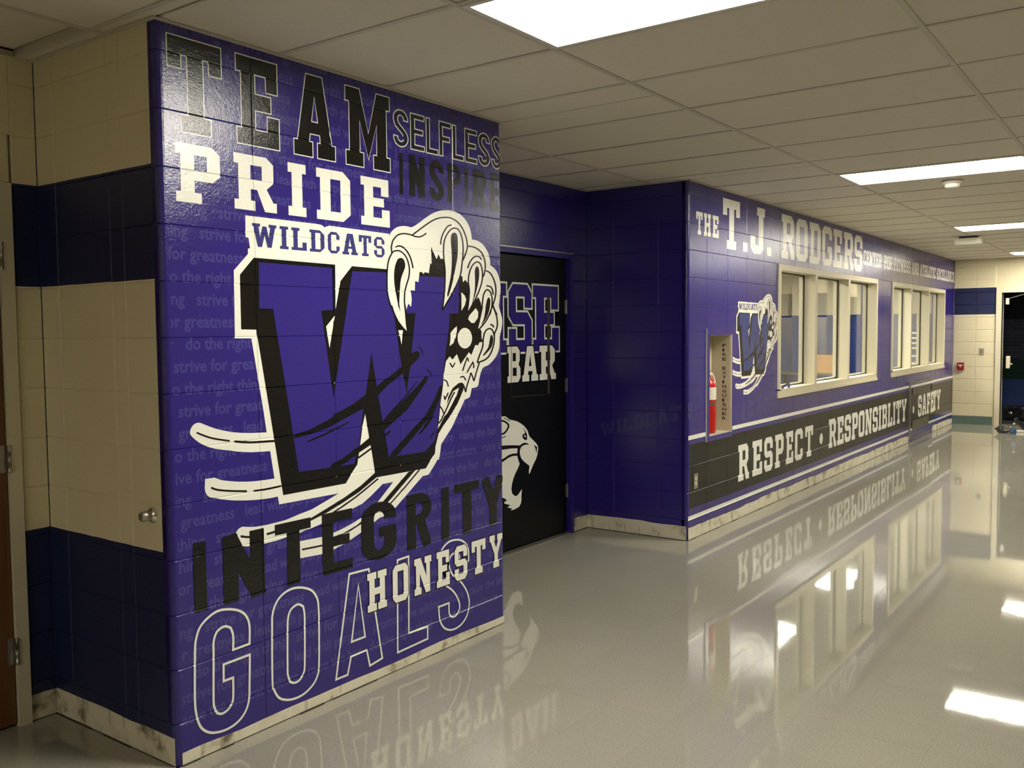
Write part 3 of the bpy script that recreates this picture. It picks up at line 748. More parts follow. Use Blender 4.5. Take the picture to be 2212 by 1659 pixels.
# emblem ---------------------------------------------------------------
def emblem_parts():
    E = {}
    sil = tr(Z5, [(188,72),(930,162),(965,170),(985,182),(1000,197),(1012,190),(1050,178),(1662,262)])
    sil += tr(Z1, smooth([(278,495),(300,440),(340,390),(400,350),(480,333),(560,340),(615,352),(700,305),(800,230),(900,160),(1000,115),(1100,97),(1180,97),(1270,120),(1350,165),(1420,240),(1470,330),(1500,430),(1515,535)], k=2))
    sil += tr(Z1, smooth([(1516,536),(1580,548),(1650,585),(1710,650),(1760,740),(1785,840),(1788,918)], k=2)) + tr(Z1, smooth([(1789,919),(1840,955),(1890,1020),(1920,1100),(1940,1200),(1942,1310),(1930,1420),(1915,1530)], k=2))
    sil += tr(Z2, smooth([(1772,20),(1785,70),(1808,150),(1818,230),(1805,330),(1782,425)], k=2)) + tr(Z2, smooth([(1780,430),(1778,560),(1760,640),(1720,720),(1660,790),(1620,825),(1560,850),(1530,900),(1500,1010),(1490,1080),(1470,1120),(1420,1135)], k=2))
    sil += tr(Z2, [(1395,1140),(1385,1200),(1370,1260),(1330,1285),(1300,1295),(1240,1430),(1203,1500)])
    sil += tr(Z3, [(1815,172),(1740,330),(1622,515),(1605,645),(1600,682),(1580,690),(1540,760),(1480,857),(1415,872),(1215,1105),(1090,1250),(1015,1312),(935,1337),(830,1420),(745,1490),(600,1590)])
    sil += tr(Z4, [(1660,1448),(1530,1516),(1445,1545),(1190,1595),(1190,1414),(1445,1364),(1530,1336)])
    sil += tr(Z3, [(500,1470),(600,1418),(740,1332),(775,1298),(900,1178),(1085,938),(965,962),(830,1100),(740,1180),(614,1246)])
    sil += tr(Z4, [(1600,1145),(1440,1225),(1320,1277),(1190,1328),(1090,1360),(960,1405),(850,1432),(720,1462),(640,1465),(568,1455),(530,1375),(524,1335),(560,1280),(600,1257),(680,1260),(740,1258),(840,1242),(950,1216),(1060,1186),(1200,1126),(1330,1076),(1440,1012),(1620,905),(990,1022),(975,940)])
    sil += tr(Z4, smooth([(900,955),(740,975),(500,980),(300,955),(240,935),(212,890),(205,850)], k=2)) + tr(Z4, [(210,755),(310,740)]) + tr(Z4, smooth([(350,757),(400,770),(560,783),(740,778),(940,750)], k=2))
    sil += tr(Z4, [(895,460)]) + tr(Z4, smooth([(890,461),(700,472),(540,465),(480,455),(320,437),(200,400),(110,345),(58,292),(50,265),(60,220),(88,182),(120,165),(155,163),(200,180),(320,225),(500,262),(680,270),(858,263)], k=2))
    sil += tr(Z4, [(820,10)]) + tr(Z5, [(250,1332),(82,1332),(70,635),(215,467),(215,412),(237,410),(220,300),(190,295)])
    E['white'] = [[sil]]
    wb = tr(Z5, [(275,505),(1108,577),(1112,1035),(1162,745),(1280,592),(1640,624)]) + [(q.x, q.z) for q in (un(985, 594), un(990, 640))]
    wb += tr(Z2, [(1240,100),(1100,420),(1045,760),(1016,920),(1002,1090),(965,1350),(942,1600)]) + tr(Z3, [(1585,345),(1562,480),(1552,620),(1522,660),(1450,786),(884,890),(875,800),(850,640),(815,445),(770,180),(742,300),(715,520),(682,745),(635,815),(552,958)])
    wb += tr(Z4, [(1690,802),(1032,925),(882,0)]) + tr(Z5, [(300,1243),(145,1240),(132,680)])
    palm = tr(Z1, [(900,610),(1100,800),(1340,1060),(1470,1150),(1660,1380),(1720,1480)]) + tr(Z2, [(1600,30),(1520,330),(1570,480),(1500,600),(1400,740),(1240,850),(1035,830),(1095,112)]) + tr(Z1, [(1290,1120),(870,1090)])
    E['black'] = [[wb], [palm]]
    E['hole'] = [[tr(Z5, [(1105,1098),(1050,1430),(1015,1210)])], [tr(Z2, [(388,340),(428,540),(448,340)])]]
    bl = tr(ZB, [(608,368),(1072,405),(1073,668),(1000,672),(1077,1222),(1195,425)]) + [(q.x, q.z) for q in (un(846, 589),)]
    bl += tr(Z2, [(322,130),(430,850),(475,1080),(497,1205),(545,850),(620,105),(510,105)]) + tr(Z1, [(520,1585),(560,1072),(1322,1108),(1312,1640)]) + tr(Z2, [(1202,105),(1095,112),(1078,320),(1040,620),(1010,900),(988,1090),(950,1400),(925,1600)])
    bl += tr(Z3, [(1580,345),(1550,475),(1440,600),(1035,662),(920,0)]) + tr(ZB, [(1315,938),(1282,1180)]) + tr(Z3, [(752,60),(702,540),(662,650),(650,735),(490,760),(370,778),(32,826)]) + tr(Z4, [(1195,676),(1092,0)]) + tr(ZB, [(697,661),(610,658)])
    E['blue'] = [[bl]]
    sl = [[tr(ZB, [(1560,945),(1600,925),(1622,940),(1612,972),(1520,1062),(1430,1132),(1350,1210),(1260,1290),(1150,1350),(1040,1410),(930,1450),(830,1476),(828,1452),(930,1420),(1050,1355),(1180,1275),(1290,1190),(1400,1110),(1510,1020)])],
          [tr(Z3, [(1471,-245),(1465,-200),(1400,-100),(1330,0),(1250,120),(980,365),(880,480),(832,522),(690,618),(560,718),(480,762),(370,782),(400,735),(520,672),(660,565),(715,528),(815,445),(960,285),(1170,60),(1240,-20),(1350,-130),(1440,-240)])],
          [tr(Z3, [(1642,-151),(1612,0),(1500,200),(1330,410),(1130,640),(1040,662),(1060,620),(1250,400),(1440,200),(1540,20),(1605,-135)])]]
    def rb(Zm, pts, w, k=3, taper=False):
        q = smooth(pts, k=k); n = len(q)
        ww = [w*(.35+.65*math.sin(math.pi*(.12+.76*i/(n-1)))) if taper else w for i in range(n)]
        return [[tr(Zm, lp) for lp in lo] for lo in ribbon(q, ww)]
    for Zm, pts, w in ((Z3,[(410,195),(580,110),(745,15)],20),(Z3,[(120,488),(330,400),(590,265)],20),(Z3,[(965,270),(1060,150),(1190,10)],12),(Z3,[(985,425),(1050,368)],26),(Z3,[(1375,400),(1460,300),(1540,180)],24),(Z3,[(1495,452),(1550,365)],16),
                       (Z2,[(165,1612),(400,1350),(640,1050)],18),(Z2,[(100,1110),(210,1020)],20),(Z2,[(650,565),(690,590),(715,640),(715,695)],14),(Z2,[(765,880),(812,905),(840,980)],14),(Z2,[(740,1659),(860,1480),(930,1350)],16)):
        sl += rb(Zm, pts, w, taper=True)
    E['slash'] = sl
    pw = tr(Z1, [(312,650),(318,740),(272,840),(250,950),(245,1150),(256,1350),(300,1520),(352,1640)]) + tr(Z2, [(330,120),(400,250),(517,387),(495,250),(476,0)])
    pw += tr(Z1, [(516,1615),(530,1590),(565,1490),(605,1540),(615,1430),(600,1290),(660,1300),(665,1155),(715,1170),(735,985),(795,1055),(828,910),(868,1050),(890,885),(912,905),(903,640),(985,830),(1015,755),(1050,830),(1065,815),(1092,835),(1112,1000),(1108,1250),(1090,1450),(1070,1588),(1180,1400),(1280,1230),(1330,1085),(1370,1080),(1380,1175),(1415,1135),(1450,1185),(1475,1300),(1465,1450),(1440,1640)])
    pw += tr(Z2, [(1325,132)]) + tr(Z1, [(1500,1540),(1560,1445),(1612,1395),(1650,1485),(1662,1590)]) + tr(Z2, [(1540,40),(1500,200),(1462,347),(1530,322),(1530,460),(1550,462),(1548,500),(1500,510),(1480,550),(1445,545),(1430,580),(1390,682),(1355,645),(1240,812),(1190,670),(1130,745),(1090,700),(1040,768),(1015,935),(1240,960),(1500,800),(1740,420)])
    pw += tr(Z1, [(1905,1530),(1915,1200),(1760,900),(1470,600),(1400,300),(1180,150),(1000,170),(700,400),(420,440)])
    E['paw'] = [[pw], [tr(Z2, arc(1300, 450, 100, 142, 0, 345, 24))], [tr(Z2, [(1187,285),(1150,320),(1105,372),(1100,470),(1088,560),(1140,520),(1180,420),(1192,330)])],
                [tr(Z2, [(1450,35),(1485,90),(1480,170),(1430,240),(1390,240),(1345,190),(1360,140),(1420,70)])], [tr(Z1, [(1358,1325),(1400,1360),(1428,1430),(1410,1510),(1358,1600)])],
                [tr(Z2, [(1010,930),(1240,950),(1440,940),(1370,1080),(1240,1100),(1140,1150),(1060,1300),(1020,1480),(940,1612),(965,1350),(1000,1100)])]]
    ln = []
    A1 = 22
    for pts in ([(318,745),(312,650),(330,560),(380,490),(440,455),(520,448),(600,465),(670,490),(740,495),(800,465),(832,440)],
                [(620,470),(700,410),(850,300),(950,240),(1050,210),(1170,208),(1260,245),(1340,320),(1400,430),(1435,540),(1445,640),(1430,720),(1395,810),(1380,850)],
                [(318,740),(345,712),(400,700),(460,720),(520,780),(560,870),(580,980),(570,1100),(540,1200),(515,1300),(505,1420),(510,1520),(522,1620)],
                [(318,740),(275,830),(252,950),(245,1150),(255,1350),(300,1520),(355,1650)],
                [(375,650),(430,630),(490,655),(550,720),(600,820),(635,965)], [(1045,612),(1055,530),(1090,430),(1150,340),(1208,318)],
                [(1095,845),(1090,680),(1100,560),(1140,460),(1200,385),(1265,365),(1320,400),(1360,490),(1380,620),(1380,760),(1365,900),(1350,1020),(1330,1100),(1250,1285),(1072,1595)],
                [(1095,840),(1112,1000),(1108,1250),(1090,1450),(1070,1588)], [(1450,635),(1530,645),(1610,685),(1670,750),(1705,850),(1712,950),(1700,1040),(1680,1095)],
                [(1450,965),(1480,880),(1530,810),(1580,785),(1630,800),(1658,838)], [(1460,1200),(1465,1080),(1500,960),(1550,890),(1600,870),(1640,900),(1665,980),(1672,1080),(1660,1180),(1620,1300),(1560,1440),(1500,1545),(1445,1650)],
                [(1460,1190),(1475,1300),(1465,1450),(1440,1650)], [(1720,1000),(1780,1030),(1830,1110),(1865,1220),(1870,1340),(1850,1440),(1825,1512)], [(1730,1225),(1790,1240),(1820,1290),(1832,1358)],
                [(1660,1590),(1680,1400),(1710,1310),(1750,1285),(1795,1330),(1815,1430),(1810,1540),(1780,1659)], [(1825,1510),(1850,1580),(1890,1659)]):
        ln += rb(Z1, pts, A1)
    for pts in ([(290,0),(330,120),(400,250),(517,387)],[(476,0),(495,250),(517,387)],[(1680,0),(1620,160),(1540,280),(1465,347)],[(1540,20),(1500,200),(1465,345)],[(1690,20),(1722,100),(1745,190),(1745,290),(1712,380),(1705,430)],
                [(1650,262),(1680,270),(1697,302)],[(1548,560),(1555,450),(1580,360),(1630,318),(1680,340),(1705,420),(1700,520),(1660,650),(1590,740),(1470,788)],[(1470,788),(1500,690),(1535,600),(1548,540)]):
        ln += rb(Z2, pts, 21)
    for pts in ([(1500,790),(1470,880),(1425,1042)],[(1425,1042),(1387,925)],[(1387,925),(1330,1100),(1312,1195)],[(1312,1195),(1288,1110)],[(1095,790),(1128,846),(1165,788)],[(1268,902),(1330,722),(1348,772)],[(1330,922),(1410,782),(1422,862)],[(1235,992),(1280,978),(1314,1032)],[(1008,1025),(1050,1045),(1072,1118)],
                [(1015,1240),(1025,1292),(1072,1200)],[(955,1385),(1012,1495),(940,1625)],[(1160,1190),(1110,1280),(1040,1440),(1010,1500)]):
        ln += rb(Z2, pts, 19, k=2)
    for Zm, pts in ((Z1,[(440,810),(490,825),(515,890),(515,950),(490,1020),(455,1120),(440,1250),(432,1400),(430,1500),(445,1620),(410,1500),(380,1350),(355,1200),(350,1050),(365,930),(400,840)]),
                    (Z1,[(1245,432),(1285,450),(1300,520),(1305,650),(1298,800),(1270,950),(1230,1150),(1190,1300),(1160,1387),(1145,1370),(1160,1270),(1195,1100),(1210,950),(1212,750),(1200,600),(1198,500),(1215,450)]),
                    (Z1,[(1590,935),(1618,970),(1622,1080),(1600,1220),(1560,1380),(1505,1540),(1530,1430),(1555,1300),(1560,1150),(1555,1010),(1570,950)]),
                    (Z1,[(1768,1400),(1790,1450),(1780,1560),(1752,1655),(1735,1700),(1690,1770),(1650,1815),(1690,1720),(1712,1600),(1722,1510),(1745,1420)]),
                    (Z2,[(1660,400),(1690,440),(1685,520),(1650,600),(1560,692),(1555,670),(1620,580),(1640,480)])):
        ln.append([tr(Zm, smooth(pts, True, 2))])
    ln.append([tr(Z2, [(1210,1070),(1260,1060),(1290,1090),(1280,1160),(1200,1350),(1100,1520),(1000,1659)]) + tr(Z3, [(1700,212),(1590,400),(1552,560),(1558,470),(1580,352),(1650,215)]) + tr(Z2, [(1060,1480),(1190,1230),(1220,1130),(1140,1180),(1080,1300),(1050,1370),(1070,1260),(1130,1140)])])
    ln.append([tr(Z3, [(878,835),(720,980),(540,1110),(330,1240),(150,1350),(150,1378),(340,1282),(500,1182),(700,1052),(892,890)])])
    ln.append([tr(Z3, [(1255,825),(975,1150),(830,1290),(680,1420),(520,1515),(380,1562),(420,1565),(600,1490),(745,1395),(900,1260),(1030,1160),(1332,805)])])
    for Zm, pts, w in ((Z3,[(915,900),(660,1110),(410,1282)],17),(Z3,[(1378,800),(1220,990),(1050,1182)],15),(Z3,[(835,565),(690,670)],20),(Z4,[(118,265),(200,298),(300,328),(468,353)],18),(Z4,[(515,358),(680,368),(942,353)],22),
                       (Z4,[(272,845),(340,868),(480,880),(648,882)],20),(Z4,[(722,880),(850,862),(1012,828)],20),(Z4,[(582,1357),(660,1366),(735,1360)],22),(Z4,[(858,1336),(950,1308)],22),(Z4,[(1228,1498),(1450,1453)],18)):
        ln += rb(Zm, pts, w)
    E['line'] = ln
    lw = []
    for ch, a, b_ in [('W', 258, 507), ('I', 540, 627), ('L', 660, 814), ('D', 845, 997), ('C', 1033, 1152), ('A', 1180, 1337), ('T', 1350, 1477), ('S', 1505, 1612)]:
        w, g = thin(ch); lw += place(g, w, u_at(Z5[0]+a*Z5[2], 1.98).x, u_at(Z5[0]+b_*Z5[2], 1.98).x, 1.934, 2.025)
    E['label'] = lw
    return E
EMB = emblem_parts()
LAYERS = [('white', 'white_paint', 'emblem'), ('black', 'black_paint', 'letter_shadow'), ('hole', 'white_paint', 'letter_gap'), ('blue', 'emblem_blue_paint', 'letter_face'), ('slash', 'black_paint', 'scratch_marks'), ('paw', 'white_paint', 'paw'), ('line', 'black_paint', 'claw_linework'), ('label', 'label_blue_paint', 'emblem_lettering')]
def emblem(wall, f, lab, base=3, blue='emblem_blue_paint'):
    root = None
    for i, (k_, mt, nm) in enumerate(LAYERS):
        pl = [[[f(q) for q in lp] for lp in lo] for lo in EMB[k_]]
        o_ = wall.decal(nm, pl, blue if k_ == 'blue' else mt, base+i, parent=root, merge=k_ in ('black', 'slash', 'line', 'paw'))
        if root is None: root = o_; root['label'] = lab
emblem(WA, lambda q: q, 'large W emblem clawed by a white paw with WILDCATS lettering')
WA.decal('word', PR, 'white_paint', 4, label='PRIDE in white block letters')
# INTEGRITY, GOALS, HONESTY over the emblem
WA.decal('word', word_boxes([('I', 200, 276), ('N', 385, 641), ('T', 712, 936), ('E', 1008, 1196), ('G', 1253, 1470), ('R', 1540, 1692), ('I', 1757, 1802), ('T', 1838, 1992), ('Y', 2015, 2143)], ZI, .556, .819, gothic, w=64, sw=23), 'black_paint', 12, merge=True, clip=(0, AW-.014), label='INTEGRITY in black gothic letters')
GO = []
for lp in ([(548,700),(548,590),(530,530),(490,495),(430,483),(360,490),(300,525),(240,590),(212,670),(205,760),(205,1050),(215,1150),(240,1220),(280,1252),(330,1258),(400,1240),(470,1195),(520,1130),(545,1050),(548,950),(550,768),(385,830),(385,935),(445,912),(445,1040),(430,1090),(400,1125),(370,1140),(345,1135),(328,1100),(322,1050),(322,780),(322,690),(340,630),(370,600),(400,590),(430,600),(445,650),(445,738)],
           [(690,590),(692,520),(712,450),(750,395),(800,360),(850,347),(900,350),(945,370),(975,420),(982,480),(985,560),(985,830),(975,900),(945,960),(890,1015),(830,1045),(780,1052),(735,1040),(705,995),(692,930)],
           [(787,620),(790,540),(805,490),(835,460),(860,452),(885,465),(893,510),(895,580),(895,830),(885,890),(860,930),(830,945),(805,940),(790,900),(787,850)],
           [(1175,262),(1298,230),(1383,790),(1305,838),(1285,738),(1187,780),(1165,895),(1092,925)], [(1232,330),(1275,655),(1190,688)],
           [(1478,175),(1548,150),(1550,632),(1668,592),(1668,668),(1480,755)]):
    GO += ring(tr(ZG, soft(lp)), .0095)
sg = [(1108,1200),(1255,1145),(1258,1280),(1275,1325),(1300,1345),(1340,1335),(1380,1295),(1402,1240),(1408,1180),(1395,1110),(1350,1020),(1290,950),(1205,890),(1150,840),(1120,760),(1108,640),(1112,520),(1140,410),(1200,315),(1280,255),(1370,238),(1440,250),(1500,300),(1532,380),(1538,470),(1535,540),(1405,560),(1405,470),(1380,425),(1340,425),(1295,455),(1265,510),(1258,580),(1270,660),(1310,740),(1400,815),(1470,900),(1520,1000),(1545,1110),(1540,1220),(1510,1330),(1450,1430),(1370,1500),(1280,1530),(1200,1510),(1150,1450),(1120,1360)]
GO += ring(tr(ZS, soft(sg)), .0095)
WA.decal('word', GO, 'white_paint', 13, label='GOALS in tall white outline letters')
HO = word_boxes([('H', 1290, 1411), ('O', 1449, 1546), ('N', 1585, 1692), ('E', 1725, 1806), ('S', 1838, 1917), ('T', 1945, 2032), ('Y', 2058, 2138)], ZI, .325, .503)
WA.decal('word_outline', grow(HO, .0048), 'black_paint', 14)
WA.decal('word', HO, 'white_paint', 15, label='HONESTY in white block letters outlined in black')

# ================================================================== WINDOW WALL ARTWORK
def b(polys): return [[[(x-BX, z) for x, z in lp] for lp in lo] for lo in polys]
def rc(u0, u1, z0, z1): return [[(u0, z0), (u1, z0), (u1, z1), (u0, z1)]]
L_ = EX-BX
WB.decal('painted_band', [rc(.028, L_-.002, .236, .728)], 'band_black_paint', 0, label='black painted band between two white stripes')
for z0, z1 in ((.765, .797), (.152, .183)):
    WB.decal('painted_stripe', [rc(.010, CAB[0]-BX-.05, z0, z1), rc(CAB[1]-BX+.05, L_-.002, z0, z1)] if z0 > .5 else [rc(.010, L_-.002, z0, z1)], 'white_paint', 1)
WB.decal('word', b(word_boxes([('T', 125, 199), ('H', 214, 293), ('E', 312, 381)], ZT, 2.315, 2.485)+word_boxes([('T', 430, 623)], ZT, 2.244, 2.643)+word_boxes([('.', 658, 711)], ZT, 2.246, 2.574)
         + [[[(u, 2.246+(z_-2.246)*1.0) for u, z_ in lp] for lp in lo] for lo in word_boxes([('J', 745, 906)], ZT, 2.246, 2.646)] + word_boxes([('.', 930, 981)], ZT, 2.246, 2.574)
         + word_boxes([('R', 1097, 1246), ('O', 1265, 1392), ('D', 1414, 1541), ('G', 1559, 1671), ('E', 1685, 1787), ('R', 1804, 1916), ('S', 1924, 2016)], ZT, 2.247, 2.650)), 'white_paint', 1, label='THE T.J. RODGERS in large white block letters')
ct = []
for w_, a, c in (('CENTER', 218, 545), ('FOR', 598, 745), ('FITNESS', 775, 1080), ('AND', 1105, 1230), ('ATHLETIC', 1258, 1540), ('EXCELLENCE', 1563, 1882)):
    ct += word_span(w_, u_at(ZQ[0]+a*ZQ[2], 2.42).x, u_at(ZQ[0]+c*ZQ[2], 2.42).x, 2.335, 2.505)
WB.decal('word', b(ct), 'white_paint', 1, label='CENTER FOR FITNESS AND ATHLETIC EXCELLENCE in small white letters')
rs = word_boxes([('R', 372, 441), ('E', 463, 526), ('S', 539, 593), ('P', 609, 663), ('E', 679, 726), ('C', 737, 787), ('T', 802, 853)], ZR, .313, .620)
dot = lambda px, py, r: [[(r*math.cos(a)+px, r*1.1*math.sin(a)+py) for a in [2*math.pi*i/18 for i in range(18)]]]
rs += [dot(u_at(ZR[0]+906*ZR[2], .45).x, .452, .052)]
rs += word_span('RESPONSIBLITY', u_at(ZR[0]+955*ZR[2], .475).x, u_at(ZR[0]+1455*ZR[2], .475).x, .320, .628)
WB.decal('word', b(rs), 'white_paint', 1, label='RESPECT and RESPONSIBLITY in white block letters')
SAF = word_span('SAFETY', 11.97, 13.64, .320, .628)
saf_wall = [p_ for p_ in SAF if sum(q[0] for q in p_[0])/len(p_[0]) > 13.0]; saf_unit = [p_ for p_ in SAF if p_ not in saf_wall]
WB.decal('word', b(saf_wall), 'white_paint', 1, label='last letters of SAFETY in white')
# small emblem on the window wall
q0 = EMB['white'][0][0][0]; Zs = (1470, 600, .217)
a0 = tr(Zs, [(573, 236)])[0]; a1 = tr(Zs, [(972, 450)])[0]; a2 = tr(Zs, [(612, 982)])[0]
bigR = max(x for x, z in EMB['white'][0][0]); bigB = tr(Z4, [(1032, 925)])[0][1]
su = (a1[0]-a0[0])/(bigR-q0[0]); sv = (a2[1]-a0[1])/(bigB-q0[1])
emblem(WB, lambda q: (a0[0]+(q[0]-q0[0])*su-BX, a0[1]+(q[1]-q0[1])*sv), 'small W emblem with a clawing paw beside the window', 1, 'emblem_bright_blue_paint')
# ghost lettering
g1 = []
for txt, xa, ya, xb, yb, hh in (('CATS', 5.42, .80, 6.62, .93, .165), ('WILDCATS', 6.9, .80, 9.6, .85, .13)):
    g1 += word_span(txt, xa-BX, xb-BX, ya, ya+hh, shear=yb-ya)
g1 += [[[(x, z) for x, z in lp] for lp in lo] for lo in word_span('S', .004, .07, .93, 1.05)]
WB.decal('faint_lettering', g1, 'ghost_wildcats_paint', 0)
gs = word_span('WILDCAT', AD-.757, AD-.055, .745, .855, shear=.175)
WAS.decal('faint_lettering', gs, 'ghost_wildcats_paint', 0)

# ================================================================== INTERIOR WINDOWS
def window(name, rect, mulls, label):
    x0, x1, z0, z1 = rect; fw = .055; d0, d1 = -.012, .155
    mb = MB()
    mb.box((x0, d0, z1-fw), (x1, d1, z1)); mb.box((x0, d0, z0), (x1, d1, z0+fw+.012)); mb.box((x0, d0, z0+fw), (x0+fw, d1, z1-fw)); mb.box((x1-fw, d0, z0+fw), (x1, d1, z1-fw))
    mb.box((x0-.012, d0-.006, z0-.012), (x1+.012, d0+.01, z0+.016))
    w_ = mb.build(name, 'frame_paint'); struct(w_, label)
    ed = [x0+fw]
    for a, c in mulls:
        m_ = MB(); m_.box((a, d0, z0+fw+.012), (c, d1, z1-fw)); m_.build('mullion', 'frame_paint', w_); ed += [a, c]
    ed.append(x1-fw); yp = .104
    for i in range(0, len(ed), 2):
        a, c = ed[i], ed[i+1]; pz0, pz1 = z0+fw+.012, z1-fw
        box('pane', (a+.006, yp, pz0+.006), (c-.006, yp+.006, pz1-.006), 'pane_glass', w_)
        g = MB()
        for p0, p1 in (((a, pz0), (a+.014, pz1)), ((c-.014, pz0), (c, pz1)), ((a, pz0), (c, pz0+.008)), ((a, pz1-.008), (c, pz1))): g.box((p0[0], yp-.004, p0[1]), (p1[0], yp, p1[1]))
        g.build('gasket', 'gasket', w_)
        s_ = MB()
        for p0, p1 in (((a, pz0), (a+.026, pz1)), ((c-.026, pz0), (c, pz1)), ((a, pz0), (c, pz0+.020)), ((a, pz1-.020), (c, pz1))): s_.box((p0[0], yp+.006, p0[1]), (p1[0], yp+.035, p1[1]))
        s_.build('glazing_stop', 'frame_paint', w_)
    return w_
window('window_1', WIN1, [(7.315, 7.385), (8.475, 8.545)], 'three-light cream metal framed interior window')
window('window_2', WIN2, [(11.495, 11.56), (12.62, 12.685)], 'three-light cream metal framed interior window near the end wall')

# ================================================================== ROOM BEHIND THE WINDOWS
RY = 4.6
struct(box('floor_room', (BX+.2, .19, -.1), (16.5, RY, 0), 'vinyl_floor'))
struct(box('wall_room_back', (BX, RY, 0), (16.5, RY+.15, H+.05), 'inner_room_paint'))
mb = MB(); mb.box((16.4, .19, 0), (16.55, RY, H+.05)); struct(mb.build('wall_room_right', 'inner_room_paint'))
mb = MB(); mb.box((BX+.15, .19, 0), (BX+.2, RY, H+.05)); struct(mb.build('wall_room_left', 'inner_room_paint'))
mb = MB(); mb.box((16.1, 1.75, 0), (16.45, 2.02, H)); mb.box((16.2, 3.0, 0), (16.45, 3.25, H)); struct(mb.build('wall_room_pier', 'inner_room_paint'))
struct(box('ceiling_room', (BX, .19, H), (16.5, RY, H+.05), 'ceiling_tile'))
for x0, y0, l in ((9.7, 1.25, 'lit ceiling light of the inner room seen in the floor reflection'), (13.2, 1.35, 'lit ceiling light deep inside the room behind the second window'), (6.3, 1.25, 'lit ceiling light just inside the first window')):
    troffer(x0, x0+1.2, y0, y0+.6, H-.01, 'room_diffuser', l, 'inner room ceiling lights')
# bench with chrome bar
t_ = empty('weight_bench', (13.6, 3.1, 0), 1.1); tag(t_, 'black padded weight bench with chrome bar seen through the window', 'bench')
MB().box((-.6, -.16, .38), (.6, .16, .46), .02).build('bench_pad', 'black_plastic', t_)
for sx in (-.5, .5): MB().box((sx-.03, -.2, 0), (sx+.03, .2, .38)).build('bench_leg', 'steel', t_)
for sy in (-.3, .3):
    MB().box((.5, sy-.03, 0), (.56, sy+.03, .845)).build('upright', 'steel', t_)
MB().tube([(.5, -.75, .86), (.5, .75, .86)], .016).build('chrome_bar', 'chrome', t_)
for sy in (-.66, .66): MB().lathe([(.02, -.025), (.19, -.025), (.2, -.015), (.2, .015), (.19, .025), (.02, .025)], (.5, sy, .86), 'y').build('weight_plate', 'black_plastic', t_)
# storage table with carton
t_ = empty('work_table', (15.66, 2.45, 0), math.radians(90)); tag(t_, 'plain work table against the blue inner wall', 'table')
MB().box((-.7, -.35, .72), (.9, .35, .76), .006).build('tabletop', 'steel', t_)
for sx in (-.64, .84):
    for sy in (-.29, .29): MB().box((sx-.02, sy-.02, 0), (sx+.02, sy+.02, .72)).build('leg', 'black_plastic', t_)
t_ = empty('cardboard_box', (15.66, 2.40, .761), math.radians(90)); tag(t_, 'brown cardboard box standing on the inner work table', 'box')
MB().box((-.26, -.2, 0), (.26, .2, .32), .004).build('box_body', 'cardboard', t_)
MB().box((-.265, -.205, .25), (.265, .205, .335), .004).build('box_lid', 'cardboard', t_)
MB().box((-.06, -.208, .14), (.06, -.199, .17)).build('hand_hole', 'text_black', t_)
# wire rack
t_ = empty('storage_rack', (15.6, .80, 0)); tag(t_, 'metal rack of pale trays behind the second window', 'rack')
for sx in (-.2, .2):
    for sy in (-.13, .13): MB().box((sx-.015, sy-.015, 0), (sx+.015, sy+.015, 1.58)).build('rack_post', 'steel', t_)
for z in (.25, .6, .95, 1.08, 1.22, 1.31, 1.40, 1.49): MB().box((-.21, -.14, z), (.21, .14, z+.03)).build('rack_tray', 'white_metal', t_)
# ================================================================== DOORS
# black double door in the alcove
DY = AD+.03
DX0, DXM, DX1 = 2.25, 3.17, 4.09
mb = MB()
mb.box((DX1+.002, AD-.012, 0), (4.135, DY+.06, 2.15)); mb.box((DX0-.045, AD-.012, 0), (DX0-.002, DY+.06, 2.15)); mb.box((DX0-.045, AD-.012, 2.15), (4.135, DY+.06, 2.19))
struct(mb.build('trim_1', 'purple_trim'), 'purple painted metal frame of the double door')
mb = MB(); mb.box((DX0-.05, AD-.016, 2.186), (4.14, AD, 2.196)); mb.build('trim_lip', 'brushed_plate', bpy.data.objects['trim_1'])
struct(box('wall_behind_door', (AW, DY+.08, 0), (BX, DY+.1, H), 'black_paint'))
leaves = []
box('threshold', (DX0, AD-.01, 0), (DX1, DY+.06, .009), 'brushed_plate', bpy.data.objects['trim_1'])
for nm, a, c, lab in (('door_1', DXM+.002, DX1, 'black painted door leaf with lettering and a snarling cat head'), ('door_2', DX0, DXM-.002, 'black painted hidden door leaf beside it')):
    mb = MB(); mb.box((0, 0, .022), (c-a, .045, 2.145), .002); d_ = mb.build(nm, 'black_door'); d_.matrix_world = frame((a, DY, 0), (1, 0, 0)); struct(d_, lab); leaves.append((d_, a, c))
d1 = leaves[0][0]; F1 = Flat(d1, d1.matrix_world); F2 = Flat(leaves[1][0], leaves[1][0].matrix_world)
for z in (1.78, 1.17, .34):
    mb = MB(); mb.lathe([(.007, -.055), (.007, .055)], (DX1-DXM+.0, -.006, z), 'z', 10); mb.box((DX1-DXM-.022, -.003, z-.05), (DX1-DXM-.004, 0, z+.05)); mb.build('hinge', 'steel', d1)
def dpt(Zm, pts): return [(x-DXM-.002, z) for x, z in tr(Zm, pts, 1, DY)]
def dx(px, z): return u_at(px, z, 1, DY).x
